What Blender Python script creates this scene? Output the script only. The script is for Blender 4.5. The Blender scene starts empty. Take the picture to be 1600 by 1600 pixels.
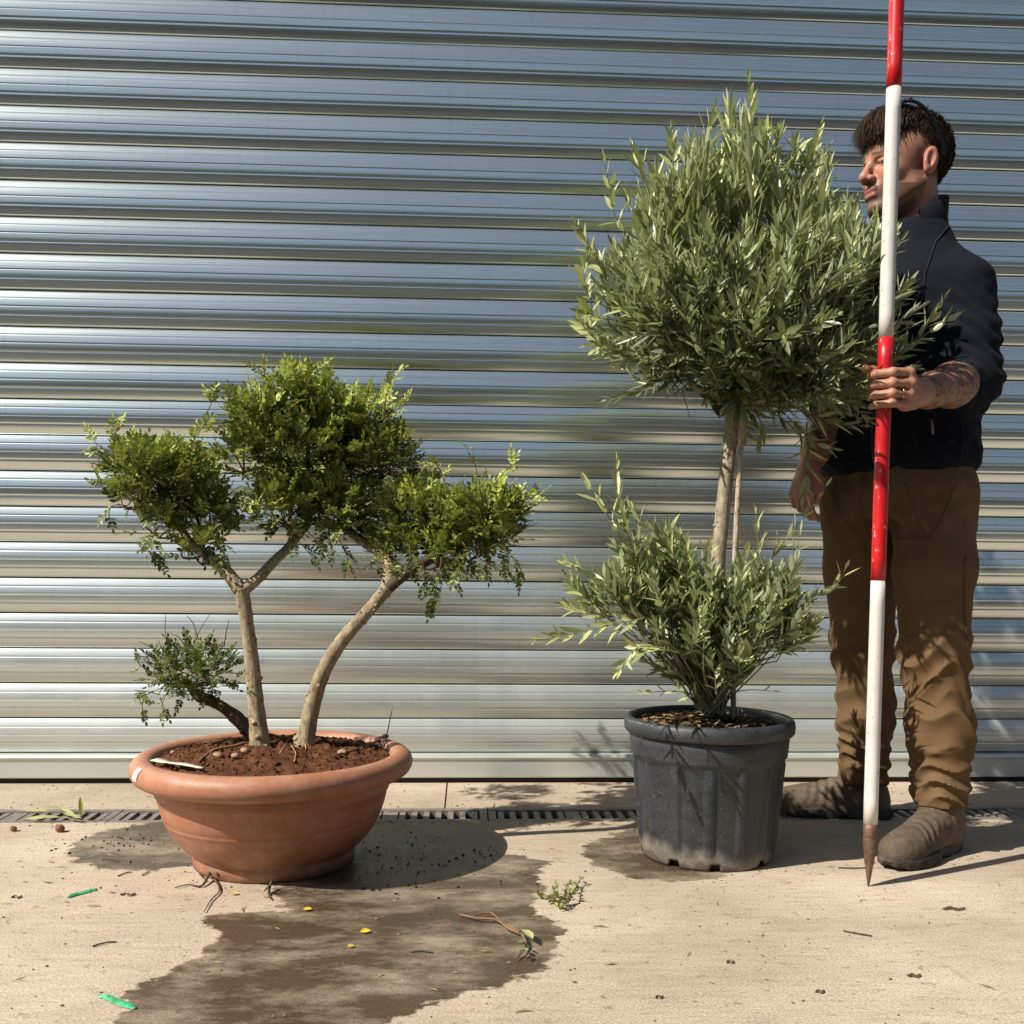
import bpy, bmesh, math, random
import numpy as np
from mathutils import Vector, Matrix, noise as mnoise

SC = bpy.context.scene
COL = SC.collection
random.seed(7)
RNG = np.random.default_rng(11)

# ------------------------------------------------------------------ camera
F_PX, YP, TH, PS, RO, CAM_H = 1500.0, 975.9, 0.0535, 0.0469, 0.0084, 0.659
_fw = np.array([math.sin(PS)*math.cos(TH), math.cos(PS)*math.cos(TH), -math.sin(TH)])
_r0 = np.array([math.cos(PS), -math.sin(PS), 0.0]); _u0 = np.cross(_r0, _fw)
_rt = _r0*math.cos(RO)+_u0*math.sin(RO); _up = -_r0*math.sin(RO)+_u0*math.cos(RO)
_cp = np.array([0, 0, CAM_H])
cam_d = bpy.data.cameras.new('camera'); cam = bpy.data.objects.new('camera', cam_d); COL.objects.link(cam)
cam.matrix_world = Matrix(((_rt[0], _up[0], -_fw[0], 0), (_rt[1], _up[1], -_fw[1], 0), (_rt[2], _up[2], -_fw[2], CAM_H), (0, 0, 0, 1)))
cam_d.sensor_width = 36; cam_d.lens = 36*F_PX/1600; cam_d.shift_y = (YP-800)/1600
cam_d.clip_start = 0.05; cam_d.clip_end = 500
SC.camera = cam

# ------------------------------------------------------------------ light
SUN_AZ, SUN_EL = math.radians(24.3), math.radians(43.5)     # direction the light travels over the ground (from +x towards +y), elevation
world = bpy.data.worlds.new('World'); SC.world = world; world.use_nodes = True
wn = world.node_tree; bg = wn.nodes['Background']
sky = wn.nodes.new('ShaderNodeTexSky'); sky.sky_type = 'NISHITA'; sky.sun_disc = False
_to_sun = Vector((-math.cos(SUN_AZ)*math.cos(SUN_EL), -math.sin(SUN_AZ)*math.cos(SUN_EL), math.sin(SUN_EL)))
sky.sun_elevation = SUN_EL; sky.sun_rotation = math.atan2(_to_sun.x, _to_sun.y)
sky.air_density = 1.0; sky.dust_density = 2.0; sky.ozone_density = 1.0
wn.links.new(sky.outputs[0], bg.inputs[0]); bg.inputs[1].default_value = 0.056
sun_d = bpy.data.lights.new('sun', 'SUN'); sun_d.energy = 5.0; sun_d.angle = math.radians(0.53); sun_d.color = (1.0, 0.93, 0.82)
sun = bpy.data.objects.new('sun', sun_d); COL.objects.link(sun)
sun.rotation_euler = _to_sun.to_track_quat('Z', 'Y').to_euler(); sun.location = (-6, -3, 8)
SC.view_settings.view_transform = 'Standard'; SC.view_settings.look = 'None'
SC.view_settings.exposure = 0.4; SC.view_settings.gamma = 1.0; SC.view_settings.use_curve_mapping = False

cy = SC.cycles; cy.max_bounces = 6; cy.diffuse_bounces = 2; cy.glossy_bounces = 3; cy.transmission_bounces = 2; cy.transparent_max_bounces = 4; cy.caustics_reflective = False; cy.caustics_refractive = False

# ------------------------------------------------------------------ helpers
def ray(px, py):
    d = _fw+_rt*(px-800)/F_PX+_up*(YP-py)/F_PX
    return d
def at(px, py, Y):                       # point of the place at depth Y seen at that pixel
    d = ray(px, py); return Vector(_cp+d*(Y/d[1]))
def gnd(px, py, z=0.0):
    d = ray(px, py); return Vector(_cp+d*((z-CAM_H)/d[2]))
def to_px(P):
    d = np.asarray(P, dtype=float)-_cp; w = d@_fw
    return 800+F_PX*(d@_rt)/w, YP-F_PX*(d@_up)/w
def mesh_obj(name, v, f, mat=None, parent=None, smooth=True, loc=None):
    me = bpy.data.meshes.new(name)
    v = np.asarray(v, dtype=np.float32).reshape(-1, 3)
    if isinstance(f, np.ndarray):
        n, k = f.shape
        me.vertices.add(len(v)); me.vertices.foreach_set('co', v.ravel())
        me.loops.add(n*k); me.loops.foreach_set('vertex_index', f.astype(np.int32).ravel())
        me.polygons.add(n); me.polygons.foreach_set('loop_start', np.arange(0, n*k, k, dtype=np.int32))
        me.update(calc_edges=True); me.validate()
    else:
        me.from_pydata([tuple(p) for p in v], [], f); me.update()
    if smooth: me.polygons.foreach_set('use_smooth', np.ones(len(me.polygons), dtype=bool))
    if mat:
        for m in (mat if isinstance(mat, (list, tuple)) else [mat]): me.materials.append(m)
    o = bpy.data.objects.new(name, me); COL.objects.link(o)
    if loc is not None: o.location = loc
    if parent: o.parent = parent
    return o
def empty(name, loc, label, cat, group=None):
    o = bpy.data.objects.new(name, None); COL.objects.link(o); o.location = loc; o.empty_display_size = 0.05
    return tag(o, label, cat, group)
def tag(o, label=None, cat=None, group=None, kind=None):
    if label: o['label'] = label
    if cat: o['category'] = cat
    if group: o['group'] = group
    if kind: o['kind'] = kind
    return o
def under(o, parent):                    # keep world placement, parent at an unrotated Empty
    o.parent = parent; o.location = Vector(o.location)-Vector(parent.location); return o
class MB:                                # mesh builder
    def __init__(s): s.v = []; s.f = []; s.mi = []
    def add(s, v, f, m=0):
        b = len(s.v); s.v += [tuple(p) for p in v]; s.f += [tuple(i+b for i in q) for q in f]; s.mi += [m]*len(f)
    def box(s, c, d, m=0, R=None):
        hx, hy, hz = d[0]/2, d[1]/2, d[2]/2
        pts = [Vector((x*hx, y*hy, z*hz)) for x in (-1, 1) for y in (-1, 1) for z in (-1, 1)]
        if R: pts = [R@p for p in pts]
        s.add([p+Vector(c) for p in pts], [(0, 1, 3, 2), (4, 6, 7, 5), (0, 4, 5, 1), (2, 3, 7, 6), (0, 2, 6, 4), (1, 5, 7, 3)], m)
    def tube(s, pts, rad, n=8, m=0, cap=True, jitter=0.0, flat=1.0):
        pts = [Vector(p) for p in pts]
        if not hasattr(rad, '__len__'): rad = [rad]*len(pts)
        rings = []; up = Vector((0.123, 0.31, 0.94)).normalized()
        for i, p in enumerate(pts):
            t = (pts[min(i+1, len(pts)-1)]-pts[max(i-1, 0)]).normalized()
            a = t.cross(up)
            if a.length < 1e-4: a = t.orthogonal()
            a.normalize(); b = t.cross(a); up = b.cross(t) if False else up
            r = []
            for k in range(n):
                an = 2*math.pi*k/n; rr = rad[i]*(1+jitter*(random.random()-.5)*2)
                r.append(p+a*math.cos(an)*rr+b*math.sin(an)*rr*flat)
            rings.append(r)
        v = [q for r in rings for q in r]; f = []
        for i in range(len(pts)-1):
            for k in range(n):
                f.append((i*n+k, i*n+(k+1) % n, (i+1)*n+(k+1) % n, (i+1)*n+k))
        if cap: f.append(tuple(range(n-1, -1, -1))); f.append(tuple((len(pts)-1)*n+k for k in range(n)))
        s.add(v, f, m)
    def build(s, name, mat=None, parent=None, smooth=True, loc=None):
        if loc is not None: vv = [(p[0]-loc[0], p[1]-loc[1], p[2]-loc[2]) for p in s.v]
        else: vv = s.v
        o = mesh_obj(name, vv, s.f, mat, None, smooth, loc)
        if isinstance(mat, (list, tuple)): o.data.polygons.foreach_set('material_index', s.mi)
        if parent: under(o, parent)
        return o
def lathe(prof, n=64, wob=None):         # prof: list of (r,z); returns v,f
    v = []; f = []
    for i, (r, z) in enumerate(prof):
        for k in range(n):
            a = 2*math.pi*k/n; rr = r if wob is None else wob(r, z, a, i)
            v.append((rr*math.cos(a), rr*math.sin(a), z))
    for i in range(len(prof)-1):
        for k in range(n): f.append((i*n+k, i*n+(k+1) % n, (i+1)*n+(k+1) % n, (i+1)*n+k))
    return v, f
def spline(pts, per=6):                  # Catmull-Rom through points (Vectors) -> denser list
    P = [Vector(p) for p in pts]; out = []
    for i in range(len(P)-1):
        p0 = P[max(i-1, 0)]; p1 = P[i]; p2 = P[i+1]; p3 = P[min(i+2, len(P)-1)]
        for k in range(per):
            t = k/per
            out.append(0.5*((2*p1)+(p2-p0)*t+(2*p0-5*p1+4*p2-p3)*t*t+(3*p1-p0-3*p2+p3)*t**3))
    out.append(P[-1]); return out
def lerp_list(vals, n):
    return list(np.interp(np.linspace(0, 1, n), np.linspace(0, 1, len(vals)), vals))

# ------------------------------------------------------------------ materials
class G:
    def __init__(s, name):
        s.m = bpy.data.materials.new(name); s.m.use_nodes = True; s.t = s.m.node_tree
        s.b = s.t.nodes['Principled BSDF']; s.o = s.t.nodes['Material Output']
    def n(s, typ, out=0, props=None, **ins):
        nd = s.t.nodes.new('ShaderNode'+typ)
        for k, v in (props or {}).items(): setattr(nd, k, v)
        for k, v in ins.items():
            key = int(k[1:]) if k[0] == '_' else k.replace('__', ' ')
            s.set(nd.inputs[key], v)
        return nd.outputs[out]
    def set(s, sock, v):
        if isinstance(v, bpy.types.NodeSocket): s.t.links.new(v, sock)
        else:
            if hasattr(sock.default_value, '__len__') and not isinstance(v, str):
                v = tuple(v)
                if len(sock.default_value) == 4 and len(v) == 3: v = v+(1.0,)
            sock.default_value = v
    def p(s, **ins):
        for k, v in ins.items(): s.set(s.b.inputs[k.replace('__', ' ')], v)
        return s.m
    def pos(s): return s.n('NewGeometry', 0)
    def obj(s): return s.n('TexCoord', 3)
    def mapv(s, v, scale=(1, 1, 1), rot=(0, 0, 0), loc=(0, 0, 0)):
        return s.n('Mapping', 0, None, Vector=v, Scale=scale, Rotation=rot, Location=loc)
    def noise(s, v, scale, detail=4, rough=0.55, out=0):
        return s.n('TexNoise', out, None, Vector=v, Scale=scale, Detail=detail, Roughness=rough)
    def ramp(s, f, stops, interp='LINEAR'):
        nd = s.t.nodes.new('ShaderNodeValToRGB'); s.set(nd.inputs[0], f); cr = nd.color_ramp; cr.interpolation = interp
        while len(cr.elements) < len(stops): cr.elements.new(0.5)
        for e, (p, c) in zip(cr.elements, stops):
            e.position = p; e.color = (c, c, c, 1) if not hasattr(c, '__len__') else tuple(c)+(1,)
        return nd.outputs[0]
    def mix(s, f, a, b, mode='MIX'):
        nd = s.t.nodes.new('ShaderNodeMix'); nd.data_type = 'RGBA'; nd.blend_type = mode
        s.set(nd.inputs[0], f); s.set(nd.inputs[6], a); s.set(nd.inputs[7], b); return nd.outputs[2]
    def math(s, op, a, b=0.0, c=0.0):
        nd = s.t.nodes.new('ShaderNodeMath'); nd.operation = op
        s.set(nd.inputs[0], a); s.set(nd.inputs[1], b); s.set(nd.inputs[2], c); return nd.outputs[0]
    def bump(s, h, strength=0.3, dist=0.002):
        return s.n('Bump', 0, None, Height=h, Strength=strength, Distance=dist)
    def attr(s, name, out=2):
        return s.n('Attribute', out, {'attribute_name': name})

def simple(name, col, rough=0.6, var=0.25, scale=30, metallic=0.0, bump=0.0, bdist=0.002, spec=0.5, bscale=None):
    g = G(name); v = g.obj()
    nz = g.noise(v, scale, 5)
    dark = tuple(c*(1-var) for c in col); lite = tuple(min(1, c*(1+var)) for c in col)
    c = g.ramp(nz, [(0.3, dark), (0.7, lite)])
    g.p(Base__Color=c, Roughness=rough, Metallic=metallic, Specular__IOR__Level=spec)
    if bump: g.p(Normal=g.bump(g.noise(v, bscale or scale*2, 6), bump, bdist))
    return g.m
# ================================================================== setting
WALL_Y, PITCH, RAIL_TOP = 3.0, 0.1079, 0.094
DRAIN_Y0, DRAIN_Y1 = 2.522, 2.662

# ---- wet patches as outlines on the ground
WET = [
 [(105,1330),(130,1310),(165,1297),(215,1288),(260,1283),(340,1300),(320,1350),(240,1358),(190,1362),(150,1355),(115,1345)],
 [(560,1300),(600,1287),(700,1284),(765,1303),(795,1335),(861,1346),(836,1356),(848,1372),(843,1392),(828,1418),(856,1437),(883,1454),(869,1490),(842,1523),(794,1530),(780,1544),(725,1554),(670,1571),(629,1588),(587,1603),(540,1660),(120,1660),(175,1594),(194,1575),(186,1549),(219,1537),(266,1522),(297,1503),(325,1481),(342,1452),(314,1436),(344,1428),(450,1424),(431,1396),(452,1370)],
 [(906,1335),(920,1318),(960,1302),(1010,1292),(1100,1340),(1190,1352),(1100,1377),(1040,1377),(1000,1375),(965,1367),(927,1349)],
]
def poly_sd(P, poly):
    poly = np.asarray(poly); inside = np.zeros(len(P), bool); d = np.full(len(P), 1e9)
    n = len(poly)
    for i in range(n):
        a, b = poly[i], poly[(i+1) % n]; ab = b-a; ap = P-a
        t = np.clip((ap@ab)/(ab@ab), 0, 1); d = np.minimum(d, np.linalg.norm(ap-t[:, None]*ab, axis=1))
        c = ((a[1] > P[:, 1]) != (b[1] > P[:, 1]))
        with np.errstate(divide='ignore', invalid='ignore'):
            xi = a[0]+(P[:, 1]-a[1])/(b[1]-a[1]+1e-12)*ab[0]
        inside ^= c & (P[:, 0] < xi)
    return np.where(inside, -d, d)

def concrete_mat():
    g = G('concrete'); v = g.pos()
    big = g.noise(v, 1.6, 4, 0.6)
    col = g.ramp(big, [(0.32, (0.36, 0.292, 0.217)), (0.5, (0.46, 0.38, 0.29)), (0.68, (0.56, 0.475, 0.37))])
    streak = g.noise(g.mapv(v, (9, 70, 1), (0, 0, 0.09)), 1.0, 4, 0.7)                # broom finish
    col = g.mix(0.5, col, g.ramp(streak, [(0.28, 0.34), (0.5, 0.52), (0.8, 0.66)]), 'OVERLAY')
    fine = g.noise(v, 260, 2, 0.7)
    col = g.mix(0.7, col, g.ramp(fine, [(0.3, 0.22), (0.5, 0.5), (0.72, 0.74)]), 'OVERLAY')
    mid = g.noise(g.mapv(v, (30, 46, 30)), 1.0, 5, 0.72)                              # pits and dirt flecks
    col = g.mix(g.ramp(mid, [(0.57, 0.0), (0.68, 0.6)]), col, (0.19, 0.14, 0.095))
    vor = g.n('TexVoronoi', 0, None, Vector=g.mapv(v, (26, 40, 26)), Scale=1.0, Randomness=1.0)
    sel = g.noise(v, 7.0, 3)
    fl = g.math('MULTIPLY', g.ramp(vor, [(0.06, 1.0), (0.13, 0.0)]), g.ramp(sel, [(0.46, 0.0), (0.56, 0.85)]))
    col = g.mix(fl, col, (0.13, 0.095, 0.065))
    stain = g.noise(g.mapv(v, (0.8, 2.2, 1), (0, 0, 0.15)), 1.0, 5, 0.6)
    col = g.mix(g.ramp(stain, [(0.50, 0.0), (0.68, 0.5)]), col, (0.27, 0.21, 0.15))
    # unseen yard beyond the apron, darkened to keep the slat reflections dark
    yy = g.n('SeparateXYZ', 1, None, Vector=v)
    col = g.mix(g.ramp(g.math('ADD', g.math('MULTIPLY', yy, -0.2), 0.19), [(0.0, 0.0), (0.02, 1.0)]), col, (0.034, 0.034, 0.032))
    # wet
    sd = g.attr('wet')
    wn_ = g.noise(g.mapv(v, (14, 26, 10)), 1.0, 5, 0.65)
    wob = g.math('MULTIPLY', g.math('SUBTRACT', wn_, 0.5), 0.12)
    w = g.math('ADD', sd, wob)
    wet = g.ramp(g.math('ADD', g.math('MULTIPLY', w, -14.0), 0.5), [(0.44, 0.0), (0.56, 1.0)])
    wm = g.math('MULTIPLY', wet, g.ramp(g.noise(g.mapv(v, (5, 9, 5), (0, 0, 0.3)), 1.0, 4, 0.7), [(0.34, 0.45), (0.56, 1.0)]))
    col2 = g.mix(1.0, col, (0.19, 0.155, 0.125), 'MULTIPLY')
    g.p(Base__Color=g.mix(wm, col, col2))
    g.p(Roughness=g.math('SUBTRACT', 0.88, g.math('MULTIPLY', wm, 0.52)), Specular__IOR__Level=0.4)
    h = g.noise(g.mapv(v, (110, 190, 110)), 1.0, 3, 0.7)
    g.p(Normal=g.bump(h, 0.55, 0.003))
    return g.m
M_CONC = concrete_mat()

def axis(lo, hi, step, far_lo, far_hi):
    a = list(np.arange(lo, hi+1e-6, step))
    return sorted(set([far_lo, far_lo*0.5+lo*0.5, lo-1.0] + a + [hi+1.0, far_hi*0.5+hi*0.5, far_hi]))
def ground_sheet(name, xs, ys, edge_drop=None):
    X, Y = np.meshgrid(xs, ys, indexing='ij'); P = np.stack([X.ravel(), Y.ravel()], 1)
    Z = np.zeros(len(P))
    nx, ny = len(xs), len(ys)
    i, j = np.meshgrid(np.arange(nx-1), np.arange(ny-1), indexing='ij'); b = (i*ny+j).ravel()
    F = np.stack([b, b+ny, b+ny+1, b+1], 1)
    o = mesh_obj(name, np.column_stack([P, Z]), F, M_CONC, None, False)
    sd = np.full(len(P), 1.0)
    m = (np.abs(P[:, 0]) < 4) & (P[:, 1] > 0.5) & (P[:, 1] < 3)
    for pl in WET:
        q = [gnd(*c)[:2] for c in pl]; sd[m] = np.minimum(sd[m], poly_sd(P[m], q))
    at_ = o.data.attributes.new('wet', 'FLOAT', 'POINT'); at_.data.foreach_set('value', sd.astype(np.float32))
    tag(o, kind='structure'); return o
xs = axis(-2.6, 2.8, 0.012, -60, 60)
ys = sorted(set([-60, -20, -6, -3, -1, 0] + list(np.arange(0.8, DRAIN_Y0-0.01, 0.012)) + [DRAIN_Y0]))
ground_sheet('ground', xs, ys)
# strip between the drain and the shutter: two slabs with an open joint
JX = at(697, 1240, 2.83).x
s1 = ground_sheet('pavement', [x for x in xs if x < JX-0.0022]+[JX-0.0022], [DRAIN_Y1, 2.75, 2.85, 2.95, 3.4, 60])
s2 = ground_sheet('pavement', [JX+0.0022]+[x for x in xs if x > JX+0.0022], [DRAIN_Y1, 2.75, 2.85, 2.95, 3.4, 60])
mb = MB(); mb.box((JX, 3.1, -0.016), (0.05, 0.88, 0.02)); mb.build('joint_filler', simple('joint_dirt', (0.05, 0.04, 0.03), 0.95), s1, False)

# ---- drain channel with cast iron gratings
M_IRON = simple('cast_iron', (0.21, 0.19, 0.17), 0.7, 0.35, 60, 0.25, 0.4, 0.001)
M_PIT = simple('drain_pit', (0.02, 0.018, 0.015), 0.9)
dr = empty('drain_channel', (0, (DRAIN_Y0+DRAIN_Y1)/2, 0), 'long slotted iron floor drain running along the foot of the shutter', 'drain')
mb = MB()
W = DRAIN_Y1-DRAIN_Y0; yc = (DRAIN_Y0+DRAIN_Y1)/2
mb.box((0, yc, -0.14), (9, W, 0.02)); mb.box((0, DRAIN_Y0-0.004, -0.075), (9, 0.008, 0.13)); mb.box((0, DRAIN_Y1+0.004, -0.075), (9, 0.008, 0.13))
mb.build('channel', M_PIT, dr, False)
bar_me = None
GL = 0.5
for gi in range(-7, 8):
    gx = gi*GL+0.06
    mb = MB()
    for yy in (DRAIN_Y0+0.012, DRAIN_Y1-0.012): mb.box((gx+GL/2, yy, -0.010), (GL-0.004, 0.022, 0.02))
    mb.box((gx+0.012, yc, -0.0105), (0.02, W-0.05, 0.019)); mb.box((gx+GL-0.012, yc, -0.0105), (0.02, W-0.05, 0.019))
    gr = mb.build('grating', M_IRON, dr, False, (gx+GL/2, yc, 0))
    nb = 14
    for k in range(nb):
        if k == 6: wid = 0.040
        else: wid = 0.0155
        bx = gx+0.036+(GL-0.072)*k/(nb-1)
        if wid > 0.03 or bar_me is None or True:
            key = 'w' if wid > 0.03 else 'n'
        if key not in globals().setdefault('_barme', {}):
            m2 = MB(); m2.box((0, 0, 0), (wid, W-0.046, 0.017)); t = m2.build('grating_bar', M_IRON, None, False); _barme[key] = t.data; COL.objects.unlink(t); bpy.data.objects.remove(t)
        o = bpy.data.objects.new('grating_bar', _barme[key]); COL.objects.link(o); o.parent = gr
        o.location = (bx-(gx+GL/2), 0, -0.0112)

# ---- roller shutter
def metal_mat():
    g = G('shutter_metal'); v = g.pos()
    s1 = g.noise(g.mapv(v, (2.2, 1, 170)), 1.0, 2, 0.6)
    s2 = g.noise(g.mapv(v, (0.8, 1, 18)), 1.0, 4, 0.6)
    col = g.mix(s2, (0.70, 0.81, 0.80), (0.82, 0.91, 0.895))
    z = g.n('SeparateXYZ', 2, None, Vector=v)
    grime = g.noise(g.mapv(v, (7, 1, 2.2)), 1.0, 4, 0.65)
    dust = g.math('MULTIPLY', g.ramp(grime, [(0.25, 0.55), (0.75, 1.0)]), g.ramp(z, [(0.02, 0.66), (0.35, 0.34), (0.85, 0.0)]))    # road dust settled on the lower slats
    col = g.mix(dust, col, (0.56, 0.535, 0.48))
    run = g.noise(g.mapv(v, (55, 1, 1.3)), 1.0, 4, 0.6)                                                                              # old water runs
    col = g.mix(g.ramp(run, [(0.58, 0.0), (0.75, 0.22)]), col, (0.40, 0.38, 0.34))
    g.p(Base__Color=col, Metallic=g.math('MULTIPLY', 0.92, g.math('SUBTRACT', 1.0, dust)))
    r = g.math('ADD', 0.17, g.math('MULTIPLY', s1, 0.12)); r = g.math('ADD', r, g.math('MULTIPLY', dust, 0.38))
    g.p(Roughness=r)
    return g.m
M_METAL = metal_mat()
sh = empty('roller_shutter', (0, WALL_Y, 0), 'closed metal roller shutter of ribbed horizontal slats filling the background', 'roller shutter')
def slat_profile():
    pts = []; H = PITCH; gro = [0.245, 0.475, 0.70]
    ts = sorted(set(list(np.linspace(0.02, 0.972, 27)) + [g_+d for g_ in gro for d in (-0.022, -0.006, 0.006, 0.022)]))
    ts = [t for t in ts if not any(abs(t-g_) < 0.021 and min(abs(abs(t-g_)-0.006), abs(abs(t-g_)-0.022)) > 1e-6 for g_ in gro)]
    pts.append((0.012, H)); pts.append((0.004, H-0.0004))
    for t in ts:
        q = (t-0.5)*2; y = -0.0128*(1-abs(q)**2.0)
        if any(abs(abs(t-g_)-0.006) < 1e-6 for g_ in gro): y += 0.0009
        pts.append((y, H*(1-t)))
    pts.append((0.004, H*0.020)); pts.append((0.014, H*0.019)); pts.append((0.014, 0.0))
    return pts
SP = slat_profile()
DENT = [(20-14.6, None)]
xs_ = np.linspace(-4.2, 4.2, 130)
for i in range(29):
    z0 = RAIL_TOP+PITCH*i; tilt = random.gauss(0, 0.03); ph = random.random()*9
    v = []; f = []
    n = len(SP)
    for a, x in enumerate(xs_):
        wv = 0.0006*math.sin(x*1.7+ph)+0.0004*math.sin(x*4.3+ph*2.1)
        tw = tilt+0.012*math.sin(x*0.9+ph*1.3)
        for (y, z) in SP:
            yy = y+wv+(z-PITCH/2)*tw
            for dx, dz, rr, am in ((-0.46, 0.56, 0.045, 0.004), (0.33, 0.49, 0.05, 0.002), (1.53, 1.62, 0.03, 0.003), (-0.9, 0.36, 0.03, 0.002)):
                if abs(x-dx) < 0.2 and y < 0.002: yy += am*math.exp(-((x-dx)**2+(z0+z-dz)**2)/rr**2)
            v.append((x, yy, z))
    for a in range(len(xs_)-1):
        for k in range(n-1): f.append((a*n+k, a*n+k+1, (a+1)*n+k+1, (a+1)*n+k))
    o = mesh_obj('slat', v, f, M_METAL, None, True, (0, WALL_Y, z0)); under(o, sh)
    m = o.modifiers.new('e', 'EDGE_SPLIT') if False else None
mb = MB()   # bottom rail: a lip on top, face, foot
prof = [(0.006, RAIL_TOP-0.0005), (-0.022, RAIL_TOP-0.003), (-0.026, RAIL_TOP-0.012), (-0.020, RAIL_TOP-0.019), (-0.0185, 0.020), (-0.014, 0.0165), (0.006, 0.0165)]
v = []; f = []
rx = np.linspace(-4.2, 4.2, 40)
for x in rx:
    for (y, z) in prof: v.append((x, y, z))
for a in range(len(rx)-1):
    for k in range(len(prof)-1): f.append((a*7+k, a*7+k+1, (a+1)*7+k+1, (a+1)*7+k))
o = mesh_obj('bottom_rail', v, f, M_METAL, None, False, (0, WALL_Y, 0)); under(o, sh)
mb = MB(); mb.box((0, WALL_Y+0.002, 0.0085), (8.4, 0.018, 0.0165)); mb.build('rubber_seal', simple('black_rubber', (0.015, 0.014, 0.013), 0.8), sh, False)
mb = MB(); mb.box((0, WALL_Y+0.03, 1.6), (8.4, 0.02, 3.2)); mb.build('backing', M_PIT, sh, False)
# the shed round the shutter, out of frame
mb = MB(); mb.box((-7.2, 3.15, 2.5), (6, 0.3, 5)); mb.box((7.2, 3.15, 2.5), (6, 0.3, 5)); mb.box((0, 3.15, 4.1), (8.4, 0.3, 1.79))
o = mb.build('shed_wall', simple('shed_cladding', (0.25, 0.27, 0.27), 0.6), None, False, (0, 3.15, 0)); tag(o, 'grey shed wall around the roller shutter', 'wall')
# trees and hedge on the far side of the yard, behind the camera (unseen; added and shaped to darken the shutter's reflections)
v = []; f = []; nx, nz = 120, 16
for a in range(nx):
    for b in range(nz):
        x = -30+60*a/(nx-1); z = 3.4*b/(nz-1)
        d = mnoise.noise(Vector((x*0.5, z*0.7, 3)))*0.7+mnoise.noise(Vector((x*2.1, z*2.3, 8)))*0.35
        top = 1+0.35*mnoise.noise(Vector((x*0.35, 0, 1)))
        v.append((x, -8+d-0.12*z, z*top))
for a in range(nx-1):
    for b in range(nz-1): f.append((a*nz+b, a*nz+b+1, (a+1)*nz+b+1, (a+1)*nz+b))
v2 = [(x, y-2.5, z) for (x, y, z) in v]
o = mesh_obj('hedge', v+v2, f+[tuple(i+len(v) for i in q) for q in f], simple('hedge_foliage', (0.03, 0.038, 0.022), 0.9, 0.6, 2.0, 0, 0.8, 0.05), None, True)
tag(o, 'unseen dark hedge added across the yard for the shutter reflections', 'hedge', kind='stuff')
# ================================================================== pots
def terracotta_mat():
    g = G('terracotta_plastic'); v = g.obj()
    n1 = g.noise(v, 6, 5); n2 = g.noise(v, 90, 5, 0.7)
    col = g.ramp(n1, [(0.3, (0.34, 0.138, 0.075)), (0.7, (0.43, 0.185, 0.105))])
    col = g.mix(g.ramp(n2, [(0.5, 0.0), (0.75, 0.35)]), col, (0.55, 0.33, 0.23))
    z = g.n('SeparateXYZ', 2, None, Vector=v)
    dirt = g.math('MULTIPLY', g.ramp(g.noise(g.mapv(v, (12, 12, 5)), 1.0, 6, 0.7), [(0.36, 0.0), (0.62, 0.9)]), g.ramp(z, [(0.0, 1.0), (0.13, 0.0)]))
    col = g.mix(dirt, col, (0.13, 0.075, 0.045))
    run = g.noise(g.mapv(v, (26, 26, 4)), 1.0, 4)
    col = g.mix(g.math('MULTIPLY', g.ramp(run, [(0.55, 0.0), (0.68, 0.65)]), g.ramp(z, [(0.15, 0.25), (0.25, 0.9)])), col, (0.28, 0.10, 0.05))
    dust = g.noise(v, 22, 6, 0.7)
    col = g.mix(g.ramp(dust, [(0.46, 0.0), (0.72, 0.5)]), col, (0.47, 0.32, 0.23))
    g.p(Base__Color=col, Roughness=g.ramp(n2, [(0.3, 0.38), (0.7, 0.62)]), Specular__IOR__Level=0.45, Normal=g.bump(n2, 0.12, 0.0008))
    return g.m
M_TERRA = terracotta_mat()
BC = Vector((-0.436, 2.19, 0))
bowl = empty('terracotta_bowl', BC, 'wide round terracotta bowl planter with rolled rim holding the multi stemmed tree', 'planter')
prof = [(0.02, 0.012), (0.165, 0.012), (0.172, 0.002), (0.178, 0.0), (0.183, 0.003), (0.186, 0.026), (0.184, 0.030), (0.190, 0.036), (0.203, 0.047), (0.216, 0.060), (0.2285, 0.077),
        (0.2375, 0.092), (0.2445, 0.1065), (0.2455, 0.1075), (0.2450, 0.1095), (0.2462, 0.1108), (0.2458, 0.1128), (0.2472, 0.1142), (0.2530, 0.130), (0.2580, 0.148), (0.2612, 0.1660), (0.2650, 0.1680), (0.2660, 0.1720), (0.2670, 0.186), (0.2680, 0.1995)]
prof = [(r*0.978, z) for r, z in prof]; v, f = lathe(prof, 112); body = mesh_obj('bowl_wall', v, f, M_TERRA, bowl)
lip = [(0.2675, 0.1985), (0.285, 0.197), (0.301, 0.199), (0.3115, 0.206), (0.3175, 0.217), (0.3185, 0.227), (0.315, 0.238), (0.306, 0.247), (0.294, 0.2515), (0.281, 0.2505), (0.271, 0.245), (0.2655, 0.234), (0.262, 0.21), (0.258, 0.18)]
lip = [(r*0.978, z) for r, z in lip]; v, f = lathe(lip, 112, lambda r, z, a, i: r+0.0012*math.sin(3*a+1)+0.0008*math.sin(7*a)); rim = mesh_obj('rim', v, f, M_TERRA, bowl)
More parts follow.
